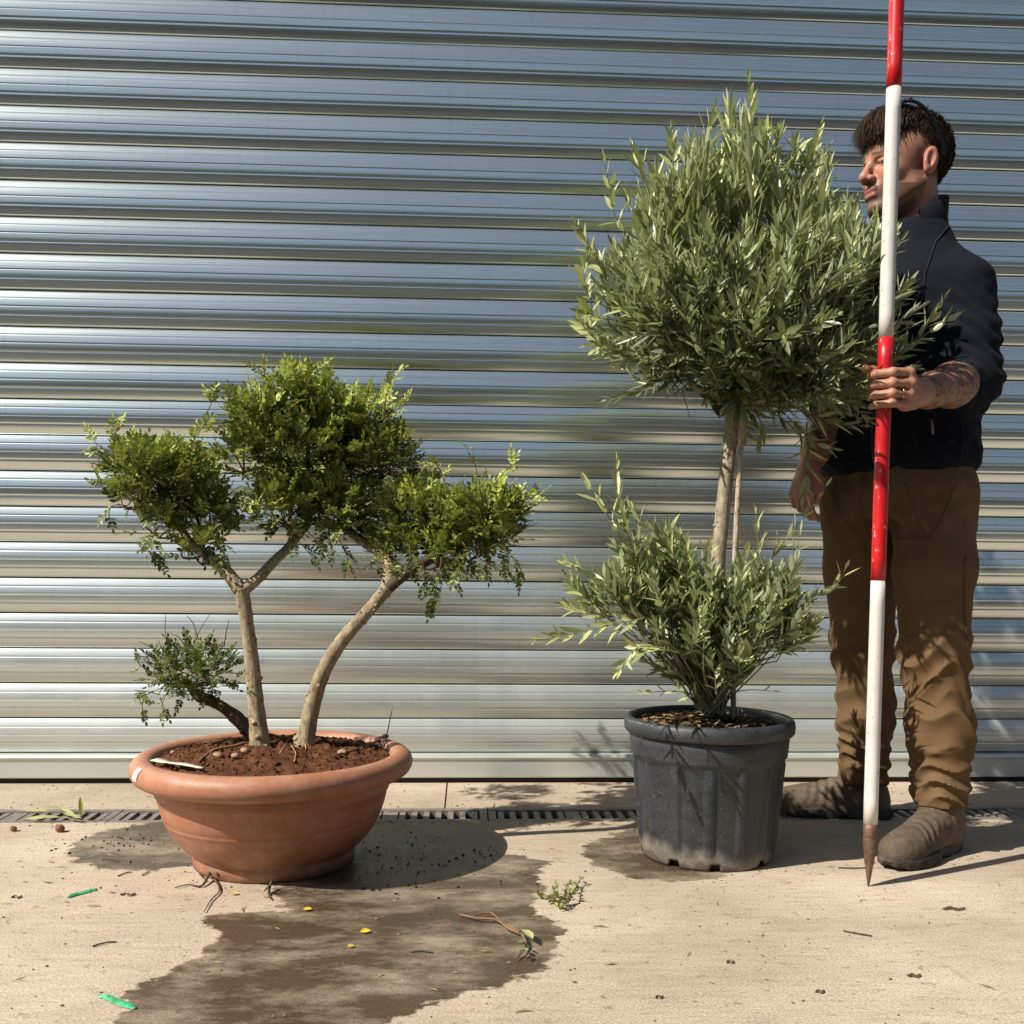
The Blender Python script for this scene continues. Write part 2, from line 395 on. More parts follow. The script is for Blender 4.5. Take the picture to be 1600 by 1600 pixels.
# sticker on the rim
def rim_patch(a0, a1, rz, off, name, mat, parent, n=6):
    v = []; f = []
    for i in range(n+1):
        a = a0+(a1-a0)*i/n
        for (r, z) in rz: v.append(((r+off)*math.cos(a), (r+off)*math.sin(a), z+off*0.4))
    k = len(rz)
    for i in range(n):
        for j in range(k-1): f.append((i*k+j, (i+1)*k+j, (i+1)*k+j+1, i*k+j+1))
    return mesh_obj(name, v, f, mat, parent)
M_WHITE = simple('white_label', (0.72, 0.72, 0.69), 0.6, 0.08, 40)
aa = math.radians(-143)
o = rim_patch(aa-0.04, aa+0.035, [(0.3105, 0.221), (0.3115, 0.227), (0.308, 0.238), (0.299, 0.247)], 0.0022, 'sticker', M_WHITE, bowl); o['label'] = 'small torn white sticker on the rim'
def soil_mat(name, c0, c1, c2):
    g = G(name); v = g.obj()
    a = g.noise(v, 55, 8, 0.75); b = g.noise(v, 9, 4)
    col = g.ramp(a, [(0.3, c0), (0.52, c1), (0.75, c2)])
    col = g.mix(g.ramp(b, [(0.35, 0.45), (0.65, 0.0)]), col, tuple(c*0.45 for c in c0))
    g.p(Base__Color=col, Roughness=0.95, Specular__IOR__Level=0.2, Normal=g.bump(a, 1.0, 0.01)); return g.m
M_SOIL = soil_mat('red_soil', (0.07, 0.027, 0.013), (0.18, 0.073, 0.034), (0.33, 0.155, 0.08))
def soil_disc(name, R, z0, mound, mat, parent, rough=0.008, n=90, rings=34, seed=0):
    v = []; f = []
    for i in range(rings+1):
        r = R*i/rings
        for k in range(n):
            a = 2*math.pi*k/n; x, y = r*math.cos(a), r*math.sin(a)
            z = z0+mound*(1-(i/rings)**2)+rough*mnoise.noise(Vector((x*30+seed, y*30, 0)))+rough*0.9*mnoise.noise(Vector((x*85, y*85+seed, 4)))+rough*0.5*mnoise.noise(Vector((x*190, y*190, 9)))
            if i == rings: z = z0
            v.append((x, y, z))
    for i in range(rings):
        for k in range(n): f.append((i*n+k, (i+1)*n+k, (i+1)*n+(k+1) % n, i*n+(k+1) % n))
    return mesh_obj(name, v, f, mat, parent)
soil = soil_disc('soil', 0.2575, 0.237, 0.026, M_SOIL, bowl, 0.011)
# soil crumbs (uncountable) and a few stones one can pick out
def crumbs(name, pts, sizes, mat, parent=None, flat=0.7):
    V = []; Fc = []
    base = np.array([(1, 0, 0), (-1, 0, 0), (0, 1, 0), (0, -1, 0), (0, 0, 1), (0, 0, -1)], float)
    fc = np.array([(0, 2, 4), (2, 1, 4), (1, 3, 4), (3, 0, 4), (2, 0, 5), (1, 2, 5), (3, 1, 5), (0, 3, 5)])
    for i, (p, s) in enumerate(zip(pts, sizes)):
        q = base*RNG.uniform(0.55, 1.25, (6, 3))*s*np.array([1, 1, flat]); a = RNG.uniform(0, 6.28)
        R = np.array([[math.cos(a), -math.sin(a), 0], [math.sin(a), math.cos(a), 0], [0, 0, 1]])
        V.append(q@R.T+np.asarray(p)); Fc.append(fc+6*i)
    return mesh_obj(name, np.concatenate(V), np.concatenate(Fc), mat, parent, False)
pts = []; sz = []
for i in range(900):
    r = 0.252*math.sqrt(random.random()); a = random.random()*6.283
    pts.append((r*math.cos(a), r*math.sin(a), 0.237+0.026*(1-(r/0.2625)**2)+0.003)); sz.append(random.choice([0.002, 0.003, 0.003, 0.0045, 0.006]))
o = crumbs('soil_crumbs', pts, sz, M_SOIL, bowl); o['kind'] = 'stuff'
M_STONE = simple('tan_stone', (0.34, 0.22, 0.14), 0.8, 0.4, 50, 0, 0.4)
def pebble(name, R, mat, parent, loc, seed, squash=0.7):
    bm = bmesh.new(); bmesh.ops.create_icosphere(bm, subdivisions=2, radius=R)
    for vv in bm.verts:
        vv.co *= 1+0.35*mnoise.noise(vv.co/R*0.9+Vector((seed, 0, 0))); vv.co.z *= squash
    me = bpy.data.meshes.new(name); bm.to_mesh(me); bm.free(); me.materials.append(mat)
    for p_ in me.polygons: p_.use_smooth = True
    o = bpy.data.objects.new(name, me); COL.objects.link(o); o.location = loc
    if parent: o.parent = parent
    return o
def on_soil(px, py, z=0.25): return gnd(px, py, z)-BC
for i, (px, py, R) in enumerate([(340, 1187, 0.012), (368, 1188, 0.009), (383, 1182, 0.010), (322, 1158, 0.006), (532, 1165, 0.009), (535, 1180, 0.011), (572, 1148, 0.008), (505, 1170, 0.007), (270, 1172, 0.006)]):
    p = on_soil(px, py); r = math.hypot(p.x, p.y); p.z = 0.237+0.026*(1-(r/0.2625)**2)+R*0.35
    pebble('stone', R, M_STONE, soil, p, i*3.1)
M_ROOT = simple('dry_root', (0.20, 0.11, 0.06), 0.85, 0.4, 40)
M_STRAW = simple('straw', (0.42, 0.29, 0.16), 0.8, 0.3, 60)
for k, (pl, r, m) in enumerate([([(312, 1192), (335, 1180), (365, 1176), (395, 1171), (418, 1178)], 0.0035, M_ROOT), ([(318, 1163), (345, 1162), (370, 1157), (388, 1152)], 0.0035, M_ROOT), ([(478, 1180), (478, 1168), (487, 1160), (500, 1158)], 0.0016, M_STRAW), ([(437, 1187), (450, 1168)], 0.0013, M_STRAW), ([(520, 1186), (545, 1178), (562, 1172)], 0.002, M_ROOT), ([(540, 1160), (575, 1166), (590, 1160)], 0.0025, M_ROOT), ([(455, 1176), (462, 1186), (460, 1195)], 0.0013, M_STRAW), ([(600, 1165), (606, 1150), (613, 1131)], 0.0014, M_ROOT)]):
    q = []
    for (px, py) in pl:
        p = on_soil(px, py); rr = min(math.hypot(p.x, p.y), 0.25); p.z = 0.237+0.026*(1-(rr/0.2625)**2)+0.005; q.append(p)
    if k == 7: q[1].z += 0.022; q[2].z += 0.05
    mb = MB(); mb.tube(spline(q, 5), r, 6, jitter=0.2); o = mb.build('root', m, None); o.parent = soil
# orange flaky rubble near the rim
for i in range(7):
    p = on_soil(590+random.uniform(-14, 16), 1153+random.uniform(-6, 8)); p.z = 0.243+random.uniform(0, .008)
    pebble('clay_chip', random.uniform(0.005, 0.011), M_TERRA, soil, p, i*1.7+20, 0.5)
# plant tag lying on the rim
pt = [gnd(240, 1186, 0.253), gnd(262, 1190, 0.256), gnd(290, 1194, 0.257), gnd(318, 1199, 0.254)]
v = []; f = []
for i, p in enumerate(spline(pt, 4)):
    d = Vector((0.25, 1, 0)).normalized()*0.009*(1.5 if i < 4 else 1.0)
    v += [p-d, p+d+Vector((0, 0, 0.001*math.sin(i)))]
for i in range(len(v)//2-1): f.append((i*2, i*2+2, i*2+3, i*2+1))
o = mesh_obj('plant_tag', v, f, simple('tag_plastic', (0.68, 0.62, 0.50), 0.5, 0.12, 20)); o.modifiers.new('t', 'SOLIDIFY').thickness = 0.0012
tag(o, 'curled cream plastic plant tag lying on the rim of the terracotta bowl', 'plant tag')

# ---- black nursery pot
def black_pot_mat():
    g = G('black_plastic'); v = g.obj()
    n = g.noise(v, 45, 6, 0.7); big = g.noise(v, 7, 4)
    col = g.ramp(n, [(0.35, (0.017, 0.0195, 0.0225)), (0.7, (0.036, 0.041, 0.047))])
    col = g.mix(g.ramp(big, [(0.42, 0.0), (0.78, 0.35)]), col, (0.075, 0.083, 0.09))
    sp = g.noise(v, 210, 3)
    col = g.mix(g.ramp(sp, [(0.62, 0.0), (0.72, 0.5)]), col, (0.22, 0.22, 0.21))
    z = g.n('SeparateXYZ', 2, None, Vector=v)
    edge = g.math('ADD', z, g.math('MULTIPLY', g.math('SUBTRACT', g.noise(g.mapv(v, (9, 9, 6)), 1.0, 6, 0.65), 0.5), 0.16))
    d1 = g.ramp(edge, [(0.01, 1.0), (0.05, 0.0)])
    col = g.mix(g.math('MULTIPLY', d1, g.ramp(n, [(0.3, 0.35), (0.6, 0.95)])), col, (0.26, 0.23, 0.19))
    d2 = g.ramp(edge, [(-0.0, 1.0), (0.012, 0.0)])
    col = g.mix(g.math('MULTIPLY', d2, 0.7), col, (0.085, 0.068, 0.05))
    g.p(Base__Color=col, Roughness=g.ramp(n, [(0.3, 0.42), (0.7, 0.6)]), Specular__IOR__Level=0.5, Normal=g.bump(n, 0.15, 0.0006)); return g.m
M_BPOT = black_pot_mat()
PC = Vector((0.570, 2.222, 0))
pot = empty('black_plant_pot', PC, 'ribbed black plastic nursery pot with dusty base holding the olive tree', 'plant pot')
def pot_r(z): return 0.151+(0.1785-0.151)*z/0.30
zs = [0.0, 0.008, 0.016, 0.024, 0.034, 0.05, 0.08, 0.12, 0.16, 0.20, 0.225, 0.238, 0.2435, 0.246, 0.252, 0.27, 0.285, 0.292, 0.296]
N = 240; v = []; f = []
notch = [math.radians(a) for a in (-97, -50, -8, 40, 88, 135, 180, 228)]
def ang(a, b): return abs((a-b+math.pi) % (2*math.pi)-math.pi)
for i, z in enumerate(zs):
    for k in range(N):
        a = 2*math.pi*k/N; r = pot_r(z)
        inn = min(ang(a, b) for b in notch)
        zz = z
        if inn < 0.085 and z < 0.03: zz = max(z, 0.020+0.0001*i)
        if z < 0.241:
            ph = (a*14/(2*math.pi)) % 1.0
            fl = 1 if ph < 0.12 or ph > 0.88 else 0
            top = min(1, max(0, (0.238-z)/0.012)); bot = min(1, max(0, (z-0.03)/0.02))
            r += top*bot*(0.0035*fl-0.0022*(1-fl))
        elif z < 0.286: r += 0.005
        r += 0.0012*math.sin(2*a+0.5)*z/0.3
        if z < 0.012: r -= 0.004*(0.012-z)/0.012
        v.append((r*math.cos(a), r*math.sin(a), zz))
for i in range(len(zs)-1):
    for k in range(N): f.append((i*N+k, i*N+(k+1) % N, (i+1)*N+(k+1) % N, (i+1)*N+k))
o = mesh_obj('pot_wall', v, f, M_BPOT, pot); o.modifiers.new('t', 'SOLIDIFY').thickness = -0.003
lipp = [(0.186, 0.293), (0.199, 0.292), (0.2035, 0.297), (0.2045, 0.310), (0.2025, 0.321), (0.197, 0.3275), (0.190, 0.328), (0.1865, 0.324), (0.1855, 0.310), (0.184, 0.28)]
lipp = [(r*0.967, z) for r, z in lipp]; v, f = lathe(lipp, 120, lambda r, z, a, i: r+0.0015*math.sin(2*a+0.5)); mesh_obj('rim', v, f, M_BPOT, pot)
v, f = lathe([(0.001, 0.021), (0.149, 0.021), (0.132, 0.018), (0.130, 0.001)], 60); mesh_obj('pot_floor', v, f, M_BPOT, pot)
M_SOIL2 = soil_mat('dark_compost', (0.018, 0.012, 0.008), (0.045, 0.030, 0.019), (0.09, 0.062, 0.04))
soil2 = soil_disc('soil', 0.178, 0.303, 0.012, M_SOIL2, pot, 0.010, 80, 26, 5)
V = []; Fc = []; b = 0
for i in range(750):                                    # straw and dead leaf mulch
    r = 0.172*math.sqrt(random.random()); a = random.random()*6.283; x, y = r*math.cos(a), r*math.sin(a)
    if x > 0.0 and random.random() < 0.62: continue
    L = random.uniform(0.006, 0.028); w = random.uniform(0.001, 0.0045); t = random.random()*6.283; p = Vector((x, y, 0.307+0.012*(1-(r/.185)**2)+random.uniform(0, .006)))
    d = Vector((math.cos(t), math.sin(t), random.uniform(-.25, .35))); s = Vector((-math.sin(t), math.cos(t), random.uniform(-.5, .5)))*w
    V += [p-d*L/2, p-s, p+d*L/2, p+s+Vector((0, 0, .001))]; Fc.append((b, b+1, b+2, b+3)); b += 4
def mulch_mat():
    g = G('mulch'); v = g.obj(); n = g.noise(v, 35, 3)
    g.p(Base__Color=g.ramp(n, [(0.3, (0.07, 0.045, 0.022)), (0.5, (0.28, 0.19, 0.08)), (0.72, (0.42, 0.33, 0.17))]), Roughness=0.85); return g.m
o = mesh_obj('mulch', V, Fc, mulch_mat(), pot, False); o['kind'] = 'stuff'

# ---- ranging pole
def paint(name, col, chips):
    g = G(name); v = g.obj()
    n = g.noise(g.mapv(v, (70, 70, 30)), 1.0, 4, 0.6); m = g.noise(v, 12, 4)
    c = g.mix(g.ramp(m, [(0.38, 0.0), (0.7, 0.5)]), col, tuple(x*0.62 for x in col))
    c = g.mix(g.ramp(n, [(0.63, 0.0), (0.665, 1.0)]), c, chips)
    g.p(Base__Color=c, Roughness=g.ramp(n, [(0.4, 0.3), (0.7, 0.5)]), Specular__IOR__Level=0.5, Normal=g.bump(n, 0.1, 0.0005)); return g.m
M_RED = paint('red_paint', (0.56, 0.012, 0.016), (0.62, 0.42, 0.40)); M_WP = paint('white_paint', (0.70, 0.68, 0.63), (0.42, 0.36, 0.30))
M_STEEL = simple('rusty_steel', (0.17, 0.105, 0.07), 0.6, 0.4, 70, 0.55, 0.3)
PB = Vector((0.8565, 1.9725, 0.0))
pole = empty('ranging_pole', PB, 'tall red and white banded surveying pole with rusty pointed steel tip', 'pole')
PR = 0.0148; LEAN = Vector((0.0028, -0.0009, 1.0))
def pole_pt(z): return PB+LEAN*z
zb = {907: 0.650, 528: 1.150, 138: 1.650}
def pole_seg(name, z0, z1, r0, r1, m, extra=()):
    mb = MB(); zz = [z0]+list(extra)+[z1]
    mb.tube([pole_pt(z) for z in zz], [r0+(r1-r0)*(z-z0)/(z1-z0) for z in zz], 28); o = mb.build(name, m, pole, True, pole_pt(z0)); return o
for name, z0, z1, m in (('white_band', 0.1365, 0.650, M_WP), ('red_band', 0.650, 1.150, M_RED), ('white_band', 1.150, 1.650, M_WP), ('red_band', 1.650, 2.15, M_RED)):
    mb = MB(); zz = np.linspace(z0, z1, 12); mb.tube([pole_pt(z) for z in zz], [PR*(1+(0.004 if m is M_RED else 0.0)+random.uniform(-.004, .004)) for z in zz], 28); mb.build(name, m, pole, True, pole_pt(z0))
mb = MB(); zz = [0.0, 0.004, 0.03, 0.0475, 0.049, 0.105, 0.107, 0.108, 0.1364]; rr = [0.0012, 0.0024, 0.0062, 0.0088, 0.0098, 0.0146, 0.0135, 0.0142, 0.0146]
mb.tube([pole_pt(z) for z in zz], rr, 24); mb.build('steel_tip', M_STEEL, pole, True)
# ================================================================== trees
def bark_mat(name, c0, c1, c2, moss=None):
    g = G(name); v = g.obj()
    n = g.noise(g.mapv(v, (60, 60, 28)), 1.0, 6, 0.7); b = g.noise(v, 16, 4)
    col = g.ramp(n, [(0.3, c0), (0.5, c1), (0.7, c2)])
    if moss: col = g.mix(g.ramp(b, [(0.5, 0.0), (0.7, 0.6)]), col, moss)
    vo = g.n('TexVoronoi', 0, None, Vector=g.mapv(v, (50, 50, 90)), Scale=1.0)
    col = g.mix(g.ramp(vo, [(0.1, 0.75), (0.28, 0.0)]), col, tuple(c*0.35 for c in c0))
    g.p(Base__Color=col, Roughness=0.85, Specular__IOR__Level=0.25, Normal=g.bump(n, 0.9, 0.006)); return g.m
M_BARK = bark_mat('mastic_bark', (0.12, 0.085, 0.05), (0.35, 0.28, 0.18), (0.53, 0.45, 0.31), (0.30, 0.26, 0.12))
M_BARKD = bark_mat('dark_bark', (0.05, 0.036, 0.026), (0.10, 0.072, 0.05), (0.16, 0.12, 0.085))
M_BARKO = bark_mat('olive_bark', (0.17, 0.145, 0.10), (0.35, 0.305, 0.215), (0.50, 0.45, 0.335), (0.26, 0.25, 0.13))
M_TWIG = simple('twig', (0.13, 0.09, 0.045), 0.8, 0.3, 60)
M_TWIGO = simple('olive_twig', (0.25, 0.24, 0.15), 0.75, 0.3, 60)
def leaf_mat(name, top, top2, under_c, trans, rough=0.45, spec=0.4):
    g = G(name)
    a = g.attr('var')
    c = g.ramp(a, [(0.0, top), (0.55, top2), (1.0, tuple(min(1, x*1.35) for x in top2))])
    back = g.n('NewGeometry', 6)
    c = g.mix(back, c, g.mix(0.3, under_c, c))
    g.p(Base__Color=c, Roughness=rough, Specular__IOR__Level=spec)
    tr = g.t.nodes.new('ShaderNodeBsdfTranslucent'); g.set(tr.inputs[0], g.mix(1.0, c, trans, 'MULTIPLY'))
    mx = g.t.nodes.new('ShaderNodeMixShader'); mx.inputs[0].default_value = 0.22
    g.t.links.new(g.b.outputs[0], mx.inputs[1]); g.t.links.new(tr.outputs[0], mx.inputs[2]); g.t.links.new(mx.outputs[0], g.o.inputs[0])
    return g.m
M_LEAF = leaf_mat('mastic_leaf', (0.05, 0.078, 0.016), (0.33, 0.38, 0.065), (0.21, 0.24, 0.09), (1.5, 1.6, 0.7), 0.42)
M_OLEAF = leaf_mat('olive_leaf', (0.085, 0.11, 0.048), (0.45, 0.48, 0.21), (0.42, 0.44, 0.30), (1.2, 1.4, 0.8), 0.36, 0.55)

def leaf_template(nst, wprof, fold, curl, thick_mid=0.0):
    v = [(0, 0, 0)]; f = []
    for i in range(1, nst):
        t = i/nst; w = wprof(t)*0.5; z = -curl*t*t
        v += [(t, -w, z+fold*w), (t, 0, z), (t, w, z+fold*w)]
    v.append((1, 0, -curl))
    def q(i, j): return 1+(i-1)*3+j
    f += [(0, q(1, 1), q(1, 0)), (0, q(1, 2), q(1, 1))]
    f = [(0, q(1, 0), q(1, 1)), (0, q(1, 1), q(1, 2))]
    for i in range(1, nst-1):
        for j in (0, 1):
            f += [(q(i, j), q(i+1, j), q(i+1, j+1)), (q(i, j), q(i+1, j+1), q(i, j+1))]
    e = len(v)-1
    f += [(q(nst-1, 0), e, q(nst-1, 1)), (q(nst-1, 1), e, q(nst-1, 2))]
    return np.array(v, float), np.array(f)
OL = [leaf_template(4, lambda t: 1.0*math.sin(math.pi*t**0.85)**0.9, fo, cu) for fo, cu in ((0.35, 0.03), (0.25, 0.10), (0.45, -0.05), (0.3, 0.18))]
ML = [leaf_template(3, lambda t: 1.0*math.sin(math.pi*t**0.9)**0.75, fo, cu) for fo, cu in ((0.25, 0.06), (0.45, 0.12), (0.15, -0.05))]

class Leaves:
    def __init__(s, temps): s.T = temps; s.rows = []
    def add(s, p, d, n, L, W, var): s.rows.append((p[0], p[1], p[2], d[0], d[1], d[2], n[0], n[1], n[2], L, W, var, random.randrange(len(s.T))))
    def basis(s, A):
        d = A[:, 3:6]; d = d/np.linalg.norm(d, axis=1, keepdims=True); n = A[:, 6:9]
        n = n-d*(n*d).sum(1, keepdims=True); ln = np.linalg.norm(n, axis=1, keepdims=True); n = np.where(ln < 1e-4, np.cross(d, [0.3, 0.8, 0.5]), n/np.maximum(ln, 1e-9))
        n /= np.linalg.norm(n, axis=1, keepdims=True); y = np.cross(n, d); return d, y, n
    def mass(s, A, name, mat, parent, loc):
        V = []; Fc = []; va = []; b = 0
        for k, (tv, tf) in enumerate(s.T):
            B = A[A[:, 12] == k]
            if not len(B): continue
            d, y, n = s.basis(B); L = B[:, 9][:, None, None]; W = B[:, 10][:, None, None]
            P = B[:, None, 0:3]+d[:, None]*tv[None, :, 0:1]*L+y[:, None]*tv[None, :, 1:2]*W+n[:, None]*tv[None, :, 2:3]*np.where(np.abs(tv[None, :, 1:2]) > 0, W, W)*1.0
            # curl scales with length
            m = len(tv); V.append(P.reshape(-1, 3)); Fc.append((tf[None]+(np.arange(len(B))*m)[:, None, None]+b).reshape(-1, 3)); va.append(np.repeat(B[:, 11], m)); b += len(B)*m
        V = np.concatenate(V)-np.asarray(loc); o = mesh_obj(name, V, np.concatenate(Fc), mat, None, True, loc)
        at_ = o.data.attributes.new('var', 'FLOAT', 'POINT'); at_.data.foreach_set('value', np.concatenate(va).astype(np.float32))
        return o
    def build(s, root, mat, n_single=300, name='crown'):
        A = np.array(s.rows); loc = np.array(root.location)
        score = A[:, 1]-A[:, 9]*2.0+RNG.normal(0, 0.06, len(A))     # nearest to the viewer and longest first
        order = np.argsort(score); single, rest = A[order[:n_single]], A[order[n_single:]]
        crown = s.mass(rest, name, mat, None, Vector(loc)); under(crown, root); crown['kind'] = 'stuff'
        mes = {}
        for k, (tv, tf) in enumerate(s.T):
            for q in range(4):
                me = bpy.data.meshes.new('leaf'); me.from_pydata([tuple(p) for p in tv], [], [tuple(t) for t in tf]); me.update(); me.materials.append(mat)
                me.polygons.foreach_set('use_smooth', np.ones(len(me.polygons), dtype=bool))
                a_ = me.attributes.new('var', 'FLOAT', 'POINT'); a_.data.foreach_set('value', np.full(len(tv), (q+0.5)/4, np.float32)); mes[(k, q)] = me
        d, y, n = s.basis(single)
        for i in range(len(single)):
            L, W = single[i, 9], single[i, 10]
            o = bpy.data.objects.new('leaf', mes[(int(single[i, 12]), min(3, int(single[i, 11]*4)))]); COL.objects.link(o); o.parent = crown
            R = Matrix((d[i]*L, y[i]*W, n[i]*W)).transposed(); M4 = R.to_4x4(); M4.translation = Vector(single[i, 0:3]-loc); o.matrix_basis = M4
        return crown
def rnd_unit():
    v = Vector((random.gauss(0, 1), random.gauss(0, 1), random.gauss(0, 1))); return v.normalized()
def limb(root, name, pl, radii, mat, n=12, per=6, knots=0, wob=0.06):
    P = [p if isinstance(p, Vector) else at(*p) for p in pl]; sp = spline(P, per); rad = lerp_list(radii, len(sp))
    rad = [r*(1+wob*mnoise.noise(p*40)) for r, p in zip(rad, sp)]
    mb = MB(); mb.tube(sp, rad, n, jitter=0.03)
    for k in range(knots):
        i = random.randrange(2, len(sp)-2); a = rnd_unit(); a.y = -abs(a.y)*0.7; t = (sp[i+1]-sp[i-1]).normalized(); a = (a-t*a.dot(t)).normalized(); r = rad[i]
        s = random.uniform(0.2, 0.36)*r
        mb.tube([sp[i]+a*r*0.7, sp[i]+a*r*1.02+t*r*0.1, sp[i]+a*r*1.12+t*r*0.2], [s*1.25, s, s*0.75], 7, jitter=0.12)
    o = mb.build(name, mat, root, True, P[0]); return o

# ---- mastic tree in the bowl
TB = BC+Vector((0, 0, 0.23))
mast = empty('mastic_tree', TB, 'multi stemmed mastic tree with cloud shaped dark green crowns in terracotta bowl', 'tree')
def A_(l, Y): return [(x, y, Y) for x, y in l]
limb(mast, 'trunk', [(406, 1168, 2.19), (404, 1140, 2.19), (399, 1090, 2.19), (392, 1020, 2.19), (384, 960, 2.185), (377, 918, 2.18)], [0.026, 0.0205, 0.0178, 0.0158, 0.0148, 0.0175], M_BARK, 16, 7, 6)
limb(mast, 'branch', [(376, 922, 2.18), (352, 892, 2.19), (322, 867, 2.22), (300, 850, 2.24), (278, 820, 2.27), (255, 780, 2.30)], [0.017, 0.0145, 0.0115, 0.010, 0.008, 0.004], M_BARK, 12, 6, 3)
limb(mast, 'branch', [(379, 922, 2.18), (402, 905, 2.20), (428, 877, 2.24), (455, 850, 2.28), (485, 800, 2.34), (480, 720, 2.38)], [0.015, 0.0125, 0.0115, 0.0105, 0.009, 0.004], M_BARK, 12, 6, 2)
limb(mast, 'trunk', [(474, 1170, 2.21), (480, 1140, 2.21), (490, 1095, 2.21), (506, 1048, 2.20), (535, 1000, 2.19), (575, 955, 2.18), (606, 918, 2.18)], [0.026, 0.0208, 0.0182, 0.017, 0.0156, 0.0145, 0.0155], M_BARK, 16, 7, 9)
limb(mast, 'branch', [(604, 922, 2.18), (608, 888, 2.21), (594, 864, 2.25), (566, 845, 2.30), (535, 815, 2.35), (520, 740, 2.38)], [0.016, 0.0135, 0.0125, 0.0115, 0.010, 0.004], M_BARK, 12, 6, 2)
limb(mast, 'branch', [(604, 920, 2.18), (640, 892, 2.20), (680, 868, 2.24), (715, 840, 2.29), (750, 800, 2.33)], [0.0155, 0.013, 0.012, 0.009, 0.004], M_BARKD, 12, 6, 3)
limb(mast, 'branch', [(398, 1152, 2.25), (370, 1122, 2.25), (340, 1100, 2.24), (308, 1086, 2.23), (288, 1060, 2.23)], [0.017, 0.0155, 0.013, 0.0115, 0.005], M_BARKD, 12, 6, 6, 0.25)  # dark bark colour paints in the shade on this low stem
MLv = Leaves(ML); twigs = MB()
def pinnate(base, d, up, size, var, tw=True):
    d = d.normalized(); s = d.cross(up)
    if s.length < 1e-3: s = d.orthogonal()
    s.normalize(); up = s.cross(d).normalized()
    n = random.choice([3, 4, 4, 5]); L = size*(0.5+0.13*n)
    if tw: twigs.tube([base, base+d*L*0.5+up*L*0.04, base+d*L], [0.0008, 0.0007, 0.0005], 3, cap=False)
    for k in range(n):
        t = 0.22+0.78*k/(n-0.0); p = base+d*L*t+up*L*0.16*t*(1-t)
        for sg in (-1, 1):
            an = math.radians(random.uniform(42, 66)); ld = d*math.cos(an)+s*sg*math.sin(an)+up*random.uniform(-.1, .28)
            lf = random.uniform(0.0112, 0.0185)*(1.0 if k < n-1 else 0.88)*size/0.042
            MLv.add(p, ld, up+rnd_unit()*0.28, lf, lf*random.uniform(0.44, 0.58), min(1, max(0, var+random.gauss(0, .13))))
    lf = 0.013; MLv.add(base+d*L, d, up, lf, lf*0.5, min(1, max(0, var)))
ymean = 2.19
CL = [  # px, py, Y, rx, ry (px), n leaves
 (258, 738, 2.22, 92, 58, 250), (210, 718, 2.16, 52, 42, 85), (318, 798, 2.24, 54, 58, 140), (200, 762, 2.17, 38, 36, 34), (240, 812, 2.19, 34, 26, 22), (300, 845, 2.18, 32, 24, 18), (265, 735, 2.46, 80, 50, 90),
 (475, 690, 2.32, 122, 94, 430), (402, 640, 2.22, 58, 52, 130), (475, 615, 2.30, 70, 46, 160), (555, 645, 2.34, 72, 54, 160), (595, 705, 2.34, 72, 62, 170), (445, 778, 2.26, 68, 56, 150), (530, 780, 2.30, 80, 62, 190), (378, 700, 2.22, 40, 44, 50),
 (500, 690, 2.48, 110, 80, 150), (660, 775, 2.42, 80, 56, 80),
 (650, 790, 2.28, 62, 62, 150), (718, 803, 2.26, 66, 56, 170), (775, 790, 2.20, 54, 42, 140), (792, 826, 2.21, 36, 30, 50), (692, 852, 2.24, 52, 36, 65), (622, 850, 2.26, 44, 36, 50), (745, 845, 2.22, 46, 28, 40),
]
allc = []
for (px, py, Y, rx, ry, n) in CL:
    c = at(px+(478-px)*0.03, py+14, Y); sx, sz = rx*0.84*Y/F_PX, ry*Y/F_PX*0.76; sy = sx*0.95
    allc.append((c, sx, sy, sz))
    hub = c-Vector((0, 0, sz*0.7))
    for i in range(int(n*0.95)):
        u = rnd_unit(); r = random.random()**0.42
        p = c+Vector((u.x*sx, u.y*sy, u.z*sz))*r*0.92
        d = Vector((u.x*sz, u.y*sz, u.z*sx)).normalized()*0.75+Vector((0, 0, 0.62))+rnd_unit()*0.55
        if u.z < -0.45: d = d*0.7+Vector((0, 0, -0.5 if random.random() < .4 else .15))
        # young bright leaves high up, plus sunlit tops and shaded undersides painted in
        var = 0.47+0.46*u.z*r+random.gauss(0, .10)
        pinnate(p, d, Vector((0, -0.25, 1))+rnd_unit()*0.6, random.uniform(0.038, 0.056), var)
    for i in range(max(4, n//9)):                       # inner twigs
        u = rnd_unit(); p = c+Vector((u.x*sx, u.y*sy, u.z*sz))*0.85; m = (hub+p)/2+rnd_unit()*0.02
        twigs.tube(spline([hub, m, p], 3), lerp_list([0.0028, 0.0018, 0.0009], 7), 4, cap=False)
def sprig(pl, Y, r0=0.0016, n=6, size=0.04, var=0.45, droop=False):
    P = spline([at(x, y, Y) for x, y in pl], 5); twigs.tube(P, lerp_list([r0, 0.0006], len(P)), 4, cap=False)
    for k in range(n):
        i = int((len(P)-2)*(0.25+0.75*(k+1)/n)); t = (P[i+1]-P[i]).normalized()
        d = t*0.7+rnd_unit()*0.6
        if droop: d.z -= 0.35
        pinnate(P[i], d, Vector((0, -0.6, 0.8))+rnd_unit()*0.5, size*random.uniform(.75, 1.1), var)
